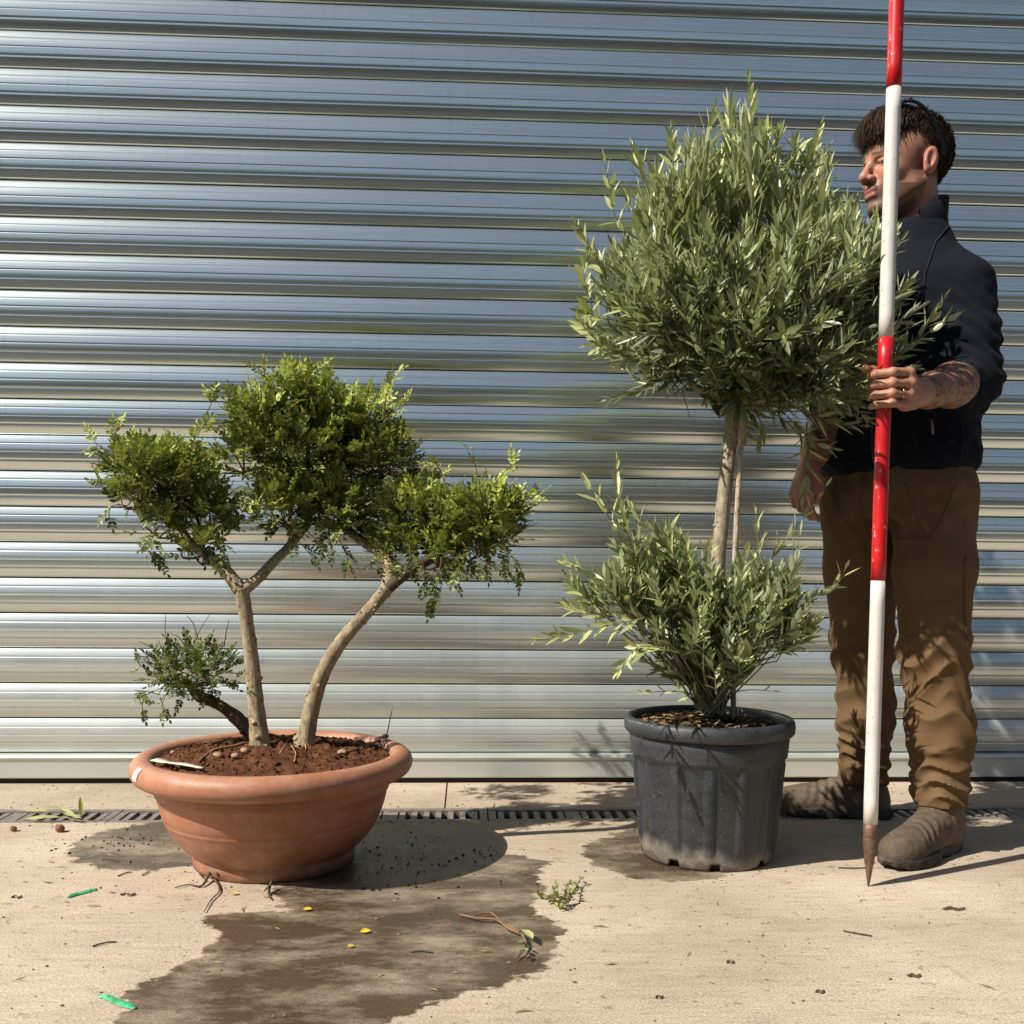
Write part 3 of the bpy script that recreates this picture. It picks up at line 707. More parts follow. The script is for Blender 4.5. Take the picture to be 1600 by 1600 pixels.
for pl, Y, n, dr_ in [([(320, 650), (330, 630), (326, 618)], 2.16, 3, 0), ([(420, 610), (415, 590), (412, 580)], 2.2, 4, 0), ([(480, 600), (486, 585), (492, 574)], 2.2, 5, 0), ([(598, 650), (605, 610), (615, 585)], 2.2, 5, 0), ([(600, 660), (622, 640), (634, 632)], 2.2, 4, 0),
                      ([(745, 770), (744, 730), (737, 700)], 2.15, 2, 0), ([(770, 760), (790, 735), (803, 724)], 2.14, 4, 0), ([(800, 785), (822, 780), (842, 778)], 2.14, 4, 0), ([(700, 770), (690, 740), (684, 728)], 2.16, 4, 0), ([(190, 700), (180, 680), (186, 668)], 2.13, 4, 0), ([(180, 720), (160, 700), (150, 694)], 2.13, 4, 0), ([(290, 700), (305, 685), (312, 674)], 2.14, 3, 0), ([(180, 760), (160, 760), (150, 740)], 2.13, 3, 0), ([(200, 790), (175, 790), (170, 808)], 2.14, 3, 1),
                      ([(250, 820), (235, 850), (246, 880)], 2.13, 5, 1), ([(330, 830), (345, 855), (352, 875)], 2.13, 5, 1), ([(480, 830), (500, 850), (515, 865)], 2.18, 4, 1), ([(520, 830), (540, 860), (545, 880)], 2.16, 4, 1), ([(450, 830), (470, 850), (490, 872)], 2.18, 4, 1),
                      ([(690, 870), (685, 905), (676, 940)], 2.16, 7, 1), ([(660, 870), (662, 890), (665, 915)], 2.16, 4, 1), ([(730, 860), (770, 885), (812, 905)], 2.14, 6, 1), ([(700, 860), (715, 880), (712, 910)], 2.14, 6, 1), ([(780, 850), (800, 870), (815, 890)], 2.14, 5, 1), ([(360, 770), (380, 760), (400, 790)], 2.14, 5, 1), ([(380, 820), (400, 800), (420, 790)], 2.16, 4, 0), ([(600, 870), (590, 890), (620, 880)], 2.15, 4, 1), ([(640, 850), (640, 875), (628, 890)], 2.15, 4, 1)]:
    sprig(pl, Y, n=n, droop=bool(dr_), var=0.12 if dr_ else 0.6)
# small separate low crown, its shade painted in as dark leaf colour, with bare twigs
c = at(300, 1048, 2.24); sx, sz = 70*2.24/F_PX, 44*2.24/F_PX
for i in range(260):
    u = rnd_unit(); r = random.random()**0.45; p = c+Vector((u.x*sx, u.y*sx*0.9, u.z*sz))*r
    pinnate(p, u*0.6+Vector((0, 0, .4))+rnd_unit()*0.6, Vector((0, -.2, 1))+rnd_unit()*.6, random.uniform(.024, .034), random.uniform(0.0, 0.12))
for pl in [[(262, 1010), (258, 985), (259, 960)], [(300, 1015), (312, 985), (328, 960)], [(310, 1000), (302, 975), (292, 962)], [(350, 1010), (353, 990), (358, 968)], [(250, 1020), (230, 1008), (216, 1002)], [(290, 1010), (278, 995), (266, 990)], [(340, 1030), (370, 1035), (385, 1030)], [(240, 1080), (225, 1090), (222, 1120)], [(250, 1090), (255, 1105), (252, 1122)], [(235, 1050), (220, 1040), (212, 1028)], [(330, 1085), (345, 1095), (352, 1098)], [(250, 1085), (225, 1080), (210, 1079)]]:
    P = spline([at(x, y, 2.23) for x, y in pl], 4); twigs.tube(P, lerp_list([.0015, .0007], len(P)), 4, cap=False)
    if pl[-1][1] > 1025:
        for k in range(3): pinnate(P[4+k], rnd_unit()+Vector((0, 0, -.4)), Vector((0, -.5, 1)), .028, .2)
for i in range(22):
    a = c+Vector((random.uniform(-.06, .06), random.uniform(-.05, .05), -.03)); u = rnd_unit(); b = c+Vector((u.x*sx, u.y*sx, u.z*sz))
    twigs.tube([at(300, 1075, 2.23), a, b], [.0025, .0015, .0007], 4, cap=False)
o = twigs.build('twigs', M_TWIG, mast, True, TB); o['kind'] = 'stuff'
MLv.build(mast, M_LEAF, 300)
# roots out of the drain holes
for pl in [[(312, 1352), (325, 1362), (338, 1378), (343, 1392), (330, 1406), (319, 1424)], [(330, 1368), (316, 1384), (295, 1382), (273, 1387)], [(338, 1375), (352, 1371), (362, 1366)], [(424, 1388), (420, 1396), (424, 1405)], [(420, 1396), (412, 1393)], [(306, 1350), (312, 1364), (322, 1376)]]:
    P = [gnd(x, y, 0.004) for x, y in pl]; P[0].z = 0.018
    mb = MB(); mb.tube(spline(P, 4), lerp_list([0.0036, 0.002, 0.0009], 4*(len(P)-1)+1), 6, jitter=.25); mb.build('root', M_BARKD, mast, True, P[0])

# ---- olive tree
OB = PC+Vector((0, 0, 0.31))
olive = empty('olive_tree', OB, 'standard olive tree with silvery green round crown and leafy base in black pot', 'tree')
limb(olive, 'trunk', [(1112, 1118, 2.225), (1113, 1050, 2.225), (1118, 960, 2.225), (1122, 880, 2.225), (1131, 780, 2.225), (1140, 700, 2.23), (1144, 655, 2.235), (1148, 620, 2.24)], [0.020, 0.018, 0.0172, 0.017, 0.0165, 0.0165, 0.0175, 0.015], M_BARKO, 16, 7, 7)
LB = [([(1144, 655), (1122, 630), (1098, 612), (1070, 590), (1030, 540), (1000, 480)], 2.22, .012), ([(1147, 640), (1150, 590), (1135, 530), (1120, 460), (1110, 380)], 2.24, .012), ([(1148, 630), (1175, 590), (1200, 530), (1230, 450), (1240, 380)], 2.22, .011), ([(1148, 640), (1190, 605), (1240, 580), (1290, 540), (1330, 480)], 2.24, .010), ([(1148, 620), (1165, 560), (1160, 470), (1170, 330)], 2.26, .009), ([(1146, 640), (1110, 600), (1060, 560), (990, 540)], 2.15, .007), ([(1150, 640), (1210, 620), (1280, 620), (1330, 590)], 2.16, .007)]
for pl, Y, r in LB: limb(olive, 'branch', [(x, y, Y+(0.05*math.sin(i*2+x) if i > 1 else 0)) for i, (x, y) in enumerate(pl)], [r, r*.8, r*.55, r*.3], M_BARKO, 9, 5, 1)
OLv = Leaves(OL); tw2 = MB()
def shoot(P, L0=0.055, W0=0.0115, var=0.5, gap=0.0155, r0=0.0016, start=0.15, spread=None):
    P = [Vector(p) for p in P]; tw2.tube(P, lerp_list([r0, r0*0.4], len(P)), 4, cap=False)
    acc = 0; tot = sum((P[i+1]-P[i]).length for i in range(len(P)-1)); run = 0; nxt = tot*start; ph = random.random()*6.28
    for i in range(len(P)-1):
        seg = P[i+1]-P[i]; l = seg.length
        if l < 1e-6: continue
        t = seg/l; a = t.orthogonal().normalized(); b = t.cross(a)
        while nxt < run+l:
            p = P[i]+t*(nxt-run); fr = nxt/tot; ph += math.pi/2+random.gauss(0, .2)
            for sg in (0, math.pi):
                if random.random() < 0.06: continue
                an = ph+sg; ra = a*math.cos(an)+b*math.sin(an); th = math.radians(random.gauss(52-26*fr, 9) if spread is None else random.gauss(spread, 10))
                d = t*math.cos(th)+ra*math.sin(th); sc = (0.72+0.5*math.sin(math.pi*min(1, fr*0.85+0.15)))*random.uniform(.75, 1.15)
                if fr > 0.9: sc *= 0.7
                OLv.add(p, d+Vector((0, 0, .05)), t*0.9-ra*0.35+rnd_unit()*0.3, L0*sc, W0*sc*random.uniform(.8, 1.2), min(1, max(0, var+random.gauss(0, .16))))
            nxt += gap*random.uniform(.75, 1.3)
        run += l
    OLv.add(P[-1], P[-1]-P[-2], rnd_unit(), L0*.6, W0*.7, var)
OCL = [  # px, py, Y, rx, ry, depth radius, n
 (1100, 400, 2.22, 130, 110, 0.20, 62), (1205, 385, 2.24, 108, 108, 0.22, 56), (1150, 330, 2.24, 110, 80, 0.18, 50), (1030, 420, 2.20, 72, 80, 0.15, 28), (1312, 452, 2.20, 70, 62, 0.14, 36), (1000, 490, 2.20, 66, 62, 0.14, 26), (1090, 520, 2.20, 120, 80, 0.20, 46), (1220, 520, 2.22, 120, 85, 0.22, 54), (1320, 530, 2.16, 66, 80, 0.13, 36), (1260, 600, 2.18, 90, 48, 0.16, 34), (1190, 600, 2.2, 60, 40, 0.14, 16), (1050, 575, 2.2, 60, 40, .12, 14),
 (1160, 430, 2.46, 175, 140, .16, 80), (1330, 600, 2.14, 50, 40, .08, 12), (1120, 470, 2.06, 130, 95, .12, 50), (1240, 460, 2.08, 92, 90, .12, 40), (1170, 545, 2.00, 120, 55, .09, 44), (1060, 520, 2.02, 85, 55, .09, 26), (1250, 585, 2.04, 85, 50, .09, 30), (1150, 600, 2.12, 70, 34, .10, 16), (1060, 560, 2.36, 90, 50, .14, 26), (1240, 580, 2.40, 110, 60, .14, 36), (1050, 430, 2.40, 80, 80, .14, 28)]
for (px, py, Y, rx, ry, sy, n) in OCL:
    c = at(px, py, Y); sx, sz = rx*Y/F_PX, ry*Y/F_PX
    for i in range(int(n*0.78)):
        u = rnd_unit(); r = random.random()**0.5*0.98; p = c+Vector((u.x*sx, u.y*sy, u.z*sz))*r
        zz = (p.z-1.05)/0.55; upw = 0.15+1.15*max(0, min(1, zz))
        out = (p-at(1150, 560, 2.24)).normalized()
        d = (out*0.7+Vector((0, 0, upw))+rnd_unit()*0.52).normalized(); L = random.choice([0.07, 0.09, 0.12, 0.15, 0.19])*random.uniform(.8, 1.2)
        q = [p-d*L*0.35, p+d*L*0.2+rnd_unit()*0.008, p+d*L*0.65+Vector((0, 0, .012))]
        top = max(0, min(1, (zz-0.1)*1.1))  # leaf colour brightens upward, painting in the sunlit top and shaded lower crown
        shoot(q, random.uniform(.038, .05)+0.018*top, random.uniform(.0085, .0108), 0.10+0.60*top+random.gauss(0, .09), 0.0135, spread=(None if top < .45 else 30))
        if random.random() < .5:
            m = at(1146, 600, 2.24); tw2.tube(spline([m+(p-m)*.25, m+(p-m)*.62+rnd_unit()*.03, q[0]], 3), lerp_list([.004, .0024, .0015], 7), 4, cap=False)
def pxshoot(pl, Y0, Y1, **k):
    n = len(pl); shoot(spline([at(x, y, Y0+(Y1-Y0)*i/(n-1)) for i, (x, y) in enumerate(pl)], 4), **k)
for pl, kw in [([(1160, 300), (1168, 220), (1172, 165), (1171, 125)], dict(L0=.042)), ([(1150, 300), (1150, 250), (1165, 215)], {}), ([(1050, 320), (1052, 260), (1050, 205)], dict(L0=.042)), ([(985, 380), (958, 330), (950, 280), (944, 248)], dict(L0=.042, gap=.022)), ([(950, 440), (925, 395), (900, 350)], dict(L0=.038, gap=.018)), ([(925, 480), (912, 430), (918, 400)], dict(L0=.042)), ([(960, 500), (930, 495), (908, 480)], {}), ([(1230, 320), (1265, 250), (1282, 200)], dict(L0=.045)), ([(1200, 300), (1212, 240), (1218, 205)], dict(L0=.05)), ([(1240, 300), (1240, 250), (1245, 225)], {}), ([(1190, 290), (1198, 230), (1195, 200)], {}), ([(1100, 330), (1096, 280), (1100, 250)], {}), ([(1060, 350), (1045, 300), (1030, 280)], {}), ([(1020, 400), (1012, 340), (1018, 290)], {}), ([(1300, 420), (1308, 360), (1312, 325)], {}), ([(1350, 440), (1366, 380), (1370, 335)], {}), ([(1360, 450), (1385, 395), (1398, 362)], dict(L0=.042)), ([(1280, 400), (1284, 340), (1290, 300)], {}), ([(960, 560), (920, 520), (905, 500)], {}), ([(1000, 570), (960, 545), (925, 540)], {})]:
    pxshoot(pl, 2.2, 2.12, **dict(dict(L0=.05, W0=.0115, var=.6, gap=.014), **kw))
# low right twig reaching past the pole
pxshoot([(1300, 600), (1370, 575), (1420, 540), (1450, 505), (1474, 468)], 2.16, 2.06, L0=.045, W0=.012, var=.6, gap=.016)
pxshoot([(1410, 545), (1450, 520), (1495, 492)], 2.09, 2.06, L0=.04, var=.55, gap=.02)
pxshoot([(1340, 600), (1365, 560), (1378, 535)], 2.12, 2.05, L0=.04, var=.5)
for pl in [[(1250, 640), (1300, 660), (1345, 665)], [(1230, 650), (1270, 690), (1300, 700)], [(1260, 660), (1262, 730), (1255, 775)], [(1180, 640), (1190, 665), (1185, 690)], [(1200, 640), (1230, 660), (1240, 670)]]:
    pxshoot(pl, 2.17, 2.12, L0=.045, W0=.0105, var=.3, gap=.02)
# twig stubs below the crown
for pl in [[(1075, 600), (1055, 615), (1040, 622)], [(1065, 610), (1075, 640), (1078, 655)], [(1060, 590), (1050, 605), (1058, 625)]]:
    P = [at(x, y, 2.2) for x, y in pl]; tw2.tube(P, [.002, .0013, .0008], 4, cap=False)
# leafy base
for (px, py, Y, rx, ry, sy, n) in [(1075, 965, 2.16, 95, 75, .15, 50), (1010, 935, 2.17, 60, 60, .12, 20), (1160, 960, 2.18, 85, 65, .15, 36), (1110, 1035, 2.14, 85, 45, .12, 30), (1215, 985, 2.12, 45, 42, .09, 18), (960, 945, 2.14, 50, 35, .08, 10), (1050, 890, 2.2, 70, 35, .1, 14)]:
    c = at(px, py, Y); sx, sz = rx*Y/F_PX, ry*Y/F_PX; root_ = at(1112, 1085, 2.21)
    for i in range(n):
        u = rnd_unit(); p = c+Vector((u.x*sx, u.y*sy, u.z*sz))*random.random()**.5*.95
        out = (p-root_).normalized(); d = (out*.8+Vector((0, 0, .35))+rnd_unit()*.4).normalized(); L = random.uniform(.07, .13)
        q = [p-d*L*.4, p+d*L*.15+rnd_unit()*.006, p+d*L*.6+Vector((0, 0, .01))]
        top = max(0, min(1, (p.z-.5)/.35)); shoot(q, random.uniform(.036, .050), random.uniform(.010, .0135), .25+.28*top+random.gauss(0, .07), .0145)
        tw2.tube(spline([root_+Vector((random.uniform(-.03, .03), random.uniform(-.03, .03), -.04)), root_+(q[0]-root_)*.55+rnd_unit()*.02, q[0]], 3), lerp_list([.0028, .002, .0014], 7), 4, cap=False)
for pl, kw in [([(1040, 990), (1005, 900), (980, 830), (965, 770), (963, 722)], dict(gap=.013)), ([(1010, 940), (990, 880), (1000, 830), (985, 790)], {}), ([(975, 850), (940, 790), (915, 752)], dict(gap=.03)), ([(1000, 980), (950, 920), (905, 890), (868, 872)], {}), ([(1040, 960), (960, 975), (890, 992), (836, 1000)], dict(gap=.02, Y0=2.1, Y1=1.90)), ([(960, 970), (920, 955), (880, 945)], {}), ([(1150, 1010), (1190, 900), (1230, 840), (1262, 800), (1290, 760)], dict(gap=.028, L0=.042)), ([(1170, 960), (1185, 880), (1180, 800)], dict(gap=.022)), ([(1200, 960), (1235, 900), (1250, 830)], dict(gap=.03)), ([(1240, 940), (1300, 920), (1320, 890)], dict(gap=.035, L0=.05)), ([(1200, 1000), (1240, 985), (1272, 970)], dict(gap=.012)), ([(1190, 1010), (1235, 1010), (1270, 990)], dict(gap=.012)), ([(1125, 1085), (1170, 1078), (1205, 1080)], dict(gap=.05, start=.85, L0=.04)), ([(1100, 1090), (1060, 1080), (1005, 1082)], dict(gap=.03, L0=.04)), ([(1060, 1020), (1000, 1010), (965, 1050)], dict(gap=.02, L0=.04, Y0=2.05, Y1=1.93)), ([(1080, 960), (1075, 900), (1072, 850)], {}), ([(1100, 940), (1100, 880), (1110, 850)], {}), ([(1150, 950), (1160, 890), (1165, 860)], {})]:
    pxshoot(pl, kw.pop('Y0', 2.15), kw.pop('Y1', 2.08), **dict(dict(L0=.046, W0=.0105, var=.55, gap=.015), **kw))
o = tw2.build('twigs', M_TWIGO, olive, True, OB); o['kind'] = 'stuff'
OLv.build(olive, M_OLEAF, 300)
# stake beside the trunk
P = [at(x, y, 2.20) for x, y in [(1146, 1120), (1146, 1000), (1148, 880), (1154, 760), (1162, 640), (1166, 590)]]
mb = MB(); mb.tube(spline(P, 5), 0.0064, 9, jitter=.05); o = mb.build('support_stake', bark_mat('weathered_cane', (0.30, 0.23, 0.17), (0.48, 0.40, 0.31), (0.62, 0.54, 0.43)), None, True, P[0])
tag(o, 'thin weathered wooden stake standing in the black pot beside the olive trunk', 'stake')
print('leaves', len(MLv.rows), len(OLv.rows))
# ================================================================== person
class SDF:
    def __init__(s, lo, hi, h):
        s.h = h; s.lo = np.array(lo, np.float32); n = np.ceil((np.array(hi)-np.array(lo))/h).astype(int)+1
        ax = [s.lo[i]+h*np.arange(n[i], dtype=np.float32) for i in range(3)]
        s.X, s.Y, s.Z = np.meshgrid(*ax, indexing='ij'); s.F = np.full(s.X.shape, 1.0, np.float32)
    def sph(s, c, r): return np.sqrt((s.X-c[0])**2+(s.Y-c[1])**2+(s.Z-c[2])**2)-r
    def ell(s, c, r, R=None):
        x, y, z = s.X-c[0], s.Y-c[1], s.Z-c[2]
        if R is not None: x, y, z = R[0][0]*x+R[0][1]*y+R[0][2]*z, R[1][0]*x+R[1][1]*y+R[1][2]*z, R[2][0]*x+R[2][1]*y+R[2][2]*z
        k0 = np.sqrt((x/r[0])**2+(y/r[1])**2+(z/r[2])**2); k1 = np.sqrt((x/r[0]**2)**2+(y/r[1]**2)**2+(z/r[2]**2)**2)
        return k0*(k0-1)/np.maximum(k1, 1e-6)
    def cap(s, a, b, r0, r1=None):
        r1 = r0 if r1 is None else r1; a = np.array(a, np.float32); b = np.array(b, np.float32); ab = b-a
        t = np.clip(((s.X-a[0])*ab[0]+(s.Y-a[1])*ab[1]+(s.Z-a[2])*ab[2])/(ab@ab), 0, 1)
        return np.sqrt((s.X-a[0]-t*ab[0])**2+(s.Y-a[1]-t*ab[1])**2+(s.Z-a[2]-t*ab[2])**2)-(r0+(r1-r0)*t)
    def chain(s, pts, rad, k=0.01):
        d = None
        for i in range(len(pts)-1):
            e = s.cap(pts[i], pts[i+1], rad[i], rad[i+1]); d = e if d is None else smin(d, e, k)
        return d
    def loft(s, rows, fwd):                 # rows: z, cx, cy, a (lateral), b (fore-aft)
        R = np.array(rows, np.float32); Z = s.Z
        cx = np.interp(Z, R[:, 0], R[:, 1]); cy_ = np.interp(Z, R[:, 0], R[:, 2]); a = np.interp(Z, R[:, 0], R[:, 3]); b = np.interp(Z, R[:, 0], R[:, 4])
        f = np.array(fwd)/np.linalg.norm(fwd); l = np.array((-f[1], f[0]))
        u = (s.X-cx)*l[0]+(s.Y-cy_)*l[1]; w = (s.X-cx)*f[0]+(s.Y-cy_)*f[1]
        q = np.sqrt((u/a)**2+(w/b)**2); d = (q-1)*np.minimum(a, b)
        return np.maximum(d, np.maximum(R[0, 0]-Z, Z-R[-1, 0])).astype(np.float32)
    def add(s, d, k=0.0): s.F = smin(s.F, d, k) if k else np.minimum(s.F, d)
    def cut(s, d, k=0.0): s.F = -smin(-s.F, d, k) if k else np.maximum(s.F, -d)
    def mesh(s, smooth=1):
        F, h = s.F, s.h; S = F < 0; nx, ny, nz = F.shape
        cs = [(i, j, k) for i in (0, 1) for j in (0, 1) for k in (0, 1)]
        sl = lambda A, o: A[o[0]:nx-1+o[0], o[1]:ny-1+o[1], o[2]:nz-1+o[2]]
        cnt = sum(sl(S, o).astype(np.int8) for o in cs); act = (cnt > 0) & (cnt < 8)
        idx = np.full(act.shape, -1, np.int64); I = np.argwhere(act); idx[act] = np.arange(len(I))
        acc = np.zeros((len(I), 3)); num = np.zeros(len(I))
        vals = {o: F[I[:, 0]+o[0], I[:, 1]+o[1], I[:, 2]+o[2]] for o in cs}
        for o in cs:
            for ax in range(3):
                if o[ax] == 0:
                    p = list(o); p[ax] = 1; p = tuple(p); a, b = vals[o], vals[p]; m = (a < 0) != (b < 0)
                    t = np.where(m, a/np.where(m, a-b, 1), 0); q = np.tile(np.array(o, float), (len(I), 1)); q[:, ax] = t
                    acc += np.where(m[:, None], q, 0); num += m
        V = s.lo+(I+acc/num[:, None])*h; Q = []
        for ax in range(3):
            o1, o2 = [(1, 2), (2, 0), (0, 1)][ax]
            A = S[:-1] if ax == 0 else S[:, :-1] if ax == 1 else S[:, :, :-1]; B = S[1:] if ax == 0 else S[:, 1:] if ax == 1 else S[:, :, 1:]
            E = np.argwhere(A != B); E = E[(E[:, o1] > 0) & (E[:, o2] > 0) & (E[:, o1] < F.shape[o1]-1) & (E[:, o2] < F.shape[o2]-1)]
            sg = A[E[:, 0], E[:, 1], E[:, 2]]
            def g(d1, d2):
                e = E.copy(); e[:, o1] += d1; e[:, o2] += d2; return idx[e[:, 0], e[:, 1], e[:, 2]]
            q = np.stack([g(-1, -1), g(0, -1), g(0, 0), g(-1, 0)], 1); q[~sg] = q[~sg][:, ::-1]; Q.append(q)
        Q = np.concatenate(Q); Q = Q[(Q >= 0).all(1)]
        for _ in range(smooth):
            nb = np.zeros_like(V); c = np.zeros(len(V))
            for a in range(4):
                for b in ((a+1) % 4, (a+3) % 4): np.add.at(nb, Q[:, a], V[Q[:, b]]); np.add.at(c, Q[:, a], 1)
            V = V*0.5+0.5*nb/np.maximum(c, 1)[:, None]
        return V, Q
def smin(a, b, k):
    hh = np.clip(0.5+0.5*(b-a)/k, 0, 1); return b*(1-hh)+a*hh-k*hh*(1-hh)
def wnoise(X, Y, Z, freqs, seed):          # cheap smooth noise: sum of oriented waves
    r = np.random.default_rng(seed); out = 0
    for f in freqs:
        for _ in range(4):
            k = r.normal(0, 1, 3); k = k/np.linalg.norm(k)*f; out = out+np.sin(X*k[0]+Y*k[1]+Z*k[2]+r.uniform(0, 6.28)+1.3*np.sin(X*k[1]*.6+Z*k[0]*.6+r.uniform(0, 6)))/f*freqs[0]
    return out/(4*len(freqs))
def fabric(name, c0, c1, rough, scale, bump=0.3, bd=0.001, sheen=0.0, dusty=None):
    g = G(name); v = g.obj(); w = g.noise(v, scale, 3, 0.7); b = g.noise(v, 9, 4)
    col = g.mix(w, c0, c1)
    if dusty: col = g.mix(g.ramp(b, [(0.5, 0.0), (0.75, 0.5)]), col, dusty)
    g.p(Base__Color=col, Roughness=rough, Specular__IOR__Level=0.2, Normal=g.bump(w, bump, bd))
    if sheen: g.p(Sheen__Weight=sheen, Sheen__Roughness=0.6)
    return g.m
def skin_mat():
    g = G('skin'); v = g.obj(); c = g.attr('col', 0)
    n = g.noise(v, 260, 3); m = g.noise(v, 40, 3)
    col = g.mix(g.ramp(m, [(0.4, 0.0), (0.8, 0.25)]), c, g.mix(1.0, c, (1.1, 0.72, 0.65), 'MULTIPLY'))
    g.p(Base__Color=col, Roughness=0.48, Specular__IOR__Level=0.4, Normal=g.bump(n, 0.25, 0.0006), Subsurface__Weight=0.08, Subsurface__Radius=(0.008, 0.003, 0.0015), Subsurface__Scale=1.0)
    return g.m
M_SKIN = skin_mat()
M_JACKET = fabric('navy_fleece', (0.0045, 0.0062, 0.0115), (0.0095, 0.0125, 0.021), 0.95, 420, 0.5, 0.002, 0.0)
M_TROUS = fabric('brown_canvas', (0.108, 0.065, 0.030), (0.155, 0.096, 0.047), 0.9, 520, 0.3, 0.0008, 0.0, (0.19, 0.125, 0.068))
M_BOOT = fabric('worn_leather', (0.055, 0.041, 0.029), (0.15, 0.115, 0.082), 0.72, 70, 1.0, 0.003, 0.0, (0.33, 0.275, 0.21))
M_SOLE = simple('boot_sole', (0.060, 0.050, 0.040), 0.85, 0.6, 40, 0, 0.5)
M_HAIR = simple('dark_hair', (0.052, 0.031, 0.019), 0.62, 0.5, 60, 0, 0, spec=0.2)
M_BLACKP = simple('black_frame', (0.008, 0.008, 0.009), 0.25, 0.2, 30)

PER = Vector((1.10, 2.40, 0))
per = empty('person', PER, 'person in navy fleece, brown work trousers and boots gripping the surveying pole', 'person')
FB = np.array([-0.70, -0.714]); LB_ = np.array([0.714, -0.70])
cc = np.array([1.078, 2.40])
def W3(base, l=0, f=0, z=0): p = base+LB_*l+FB*f; return np.array([p[0], p[1], z])
LSH, RSH = W3(cc, 0.150, 0.0, 1.355), W3(cc, -0.162, 0.0, 1.375)
LEL, REL = np.array([1.192, 2.245, 1.125]), np.array([0.945, 2.43, 1.13])
HP = np.array(pole_pt(1.043))                                    # where the pole is gripped
LWR = HP+np.array([0.088, 0.058, 0.004]); RWR = np.array([0.853, 2.385, 0.930])

# ---- head (local frame: x forward, y to the person's left, z up)
HO = np.array(at(1411, 262, 2.365)); yaw = math.atan2(-0.25, -0.968); HR = np.array([[math.cos(yaw), -math.sin(yaw), 0], [math.sin(yaw), math.cos(yaw), 0], [0, 0, 1]])
pit = math.radians(2); HR = HR@np.array([[math.cos(pit), 0, math.sin(pit)], [0, 1, 0], [-math.sin(pit), 0, math.cos(pit)]])
def head_world(V): return V@HR.T+HO
def head_local(P): return (np.asarray(P)-HO)@HR
h = SDF((-0.135, -0.105, -0.235), (0.145, 0.105, 0.145), 0.0023)
h.add(h.ell((-0.012, 0, 0.040), (0.098, 0.076, 0.088))); h.add(h.ell((0.030, 0, -0.030), (0.062, 0.059, 0.090)), 0.03)
h.add(h.ell((0.020, 0, 0.030), (0.078, 0.068, 0.07)), 0.02)
for s in (1, -1):
    h.add(h.cap((-0.008, s*0.056, -0.055), (0.062, s*0.018, -0.103), 0.016, 0.017), 0.03)      # jaw
    h.add(h.ell((0.062, s*0.038, -0.030), (0.022, 0.020, 0.018)), 0.02)                          # cheekbone
    h.add(h.cap((0.086, s*0.012, 0.014), (0.066, s*0.047, 0.010), 0.0085, 0.007), 0.012)          # brow
h.add(h.ell((0.074, 0, -0.105), (0.023, 0.022, 0.018)), 0.018)                                    # chin
h.add(h.ell((0.076, 0, -0.068), (0.022, 0.028, 0.026)), 0.014)                                    # muzzle
for s in (1, -1): h.cut(h.ell((0.094, s*0.030, -0.006), (0.016, 0.017, 0.011)), 0.008)           # sockets
h.add(h.cap((0.090, 0, 0.008), (0.112, 0, -0.030), 0.0075, 0.0098), 0.010); h.add(h.sph((0.113, 0, -0.034), 0.0118), 0.006)
for s in (1, -1):
    h.add(h.ell((0.101, s*0.0125, -0.039), (0.0115, 0.0075, 0.0085)), 0.005); h.cut(h.sph((0.107, s*0.0065, -0.0465), 0.0038), 0.002)
    h.add(h.sph((0.0745, s*0.031, -0.007), 0.0128), 0.0015)                                        # eyeball
    h.add(h.cap((0.0862, s*0.021, -0.0005), (0.080, s*0.043, -0.0015), 0.0036), 0.003)             # upper lid
    h.add(h.cap((0.0848, s*0.022, -0.0140), (0.079, s*0.042, -0.0125), 0.0030), 0.003)
h.add(h.cap((0.0955, 0.014, -0.0645), (0.0955, -0.014, -0.0645), 0.0062), 0.006); h.add(h.cap((0.0935, 0.012, -0.0785), (0.0935, -0.012, -0.0785), 0.0072), 0.006)
h.cut(h.cap((0.103, 0.024, -0.0715), (0.103, -0.024, -0.0715), 0.0030), 0.003)
h.cut(h.cap((0.103, 0.014, -0.0895), (0.103, -0.014, -0.0895), 0.0065), 0.006)
for s in (1, -1):                                                                                   # ears
    Re = np.array([[0.96, 0, 0.28], [0, 1, 0], [-0.28, 0, 0.96]])
    h.add(h.ell((-0.017, s*0.0765, -0.010), (0.0195, 0.0105, 0.0335), Re), 0.004)
    h.cut(h.ell((-0.013, s*0.0885, -0.004), (0.0105, 0.0090, 0.0185), Re), 0.004)
    h.cut(h.ell((-0.010, s*0.0870, -0.018), (0.0060, 0.0085, 0.0085), Re), 0.003)
    h.add(h.ell((-0.0045, s*0.0775, -0.033), (0.0085, 0.0060, 0.0100)), 0.004)
h.add(h.cap((-0.030, 0, -0.045), (-0.050, 0, -0.235), 0.054, 0.058), 0.025)
for s in (1, -1): h.add(h.cap((-0.035, s*0.050, -0.05), (0.0, s*0.022, -0.215), 0.013, 0.012), 0.02)
hv, hq = h.mesh(1)
x, y, z = hv[:, 0], hv[:, 1], hv[:, 2]; ay = np.abs(y)
col = np.tile(np.array([0.40, 0.205, 0.135]), (len(hv), 1))
def blend(m, c, a=1.0):
    global col
    w = (np.clip(m, 0, 1)*a)[:, None]; col = col*(1-w)+np.array(c)*w
n_ = wnoise(x, y, z, [90, 220, 500], 3)
blend(np.clip((0.045-np.abs(z+0.045))/0.02, 0, 1)*np.clip((x-0.03)/0.05, 0, 1), (0.46, 0.21, 0.15), 0.5)
beard = np.clip(((-0.048-0.35*np.clip(0.045-x, 0, .1)*-1*0)-z)/0.012, 0, 1)*np.clip((x+0.012)/0.02, 0, 1)*np.clip((z+0.135)/0.02, 0, 1)
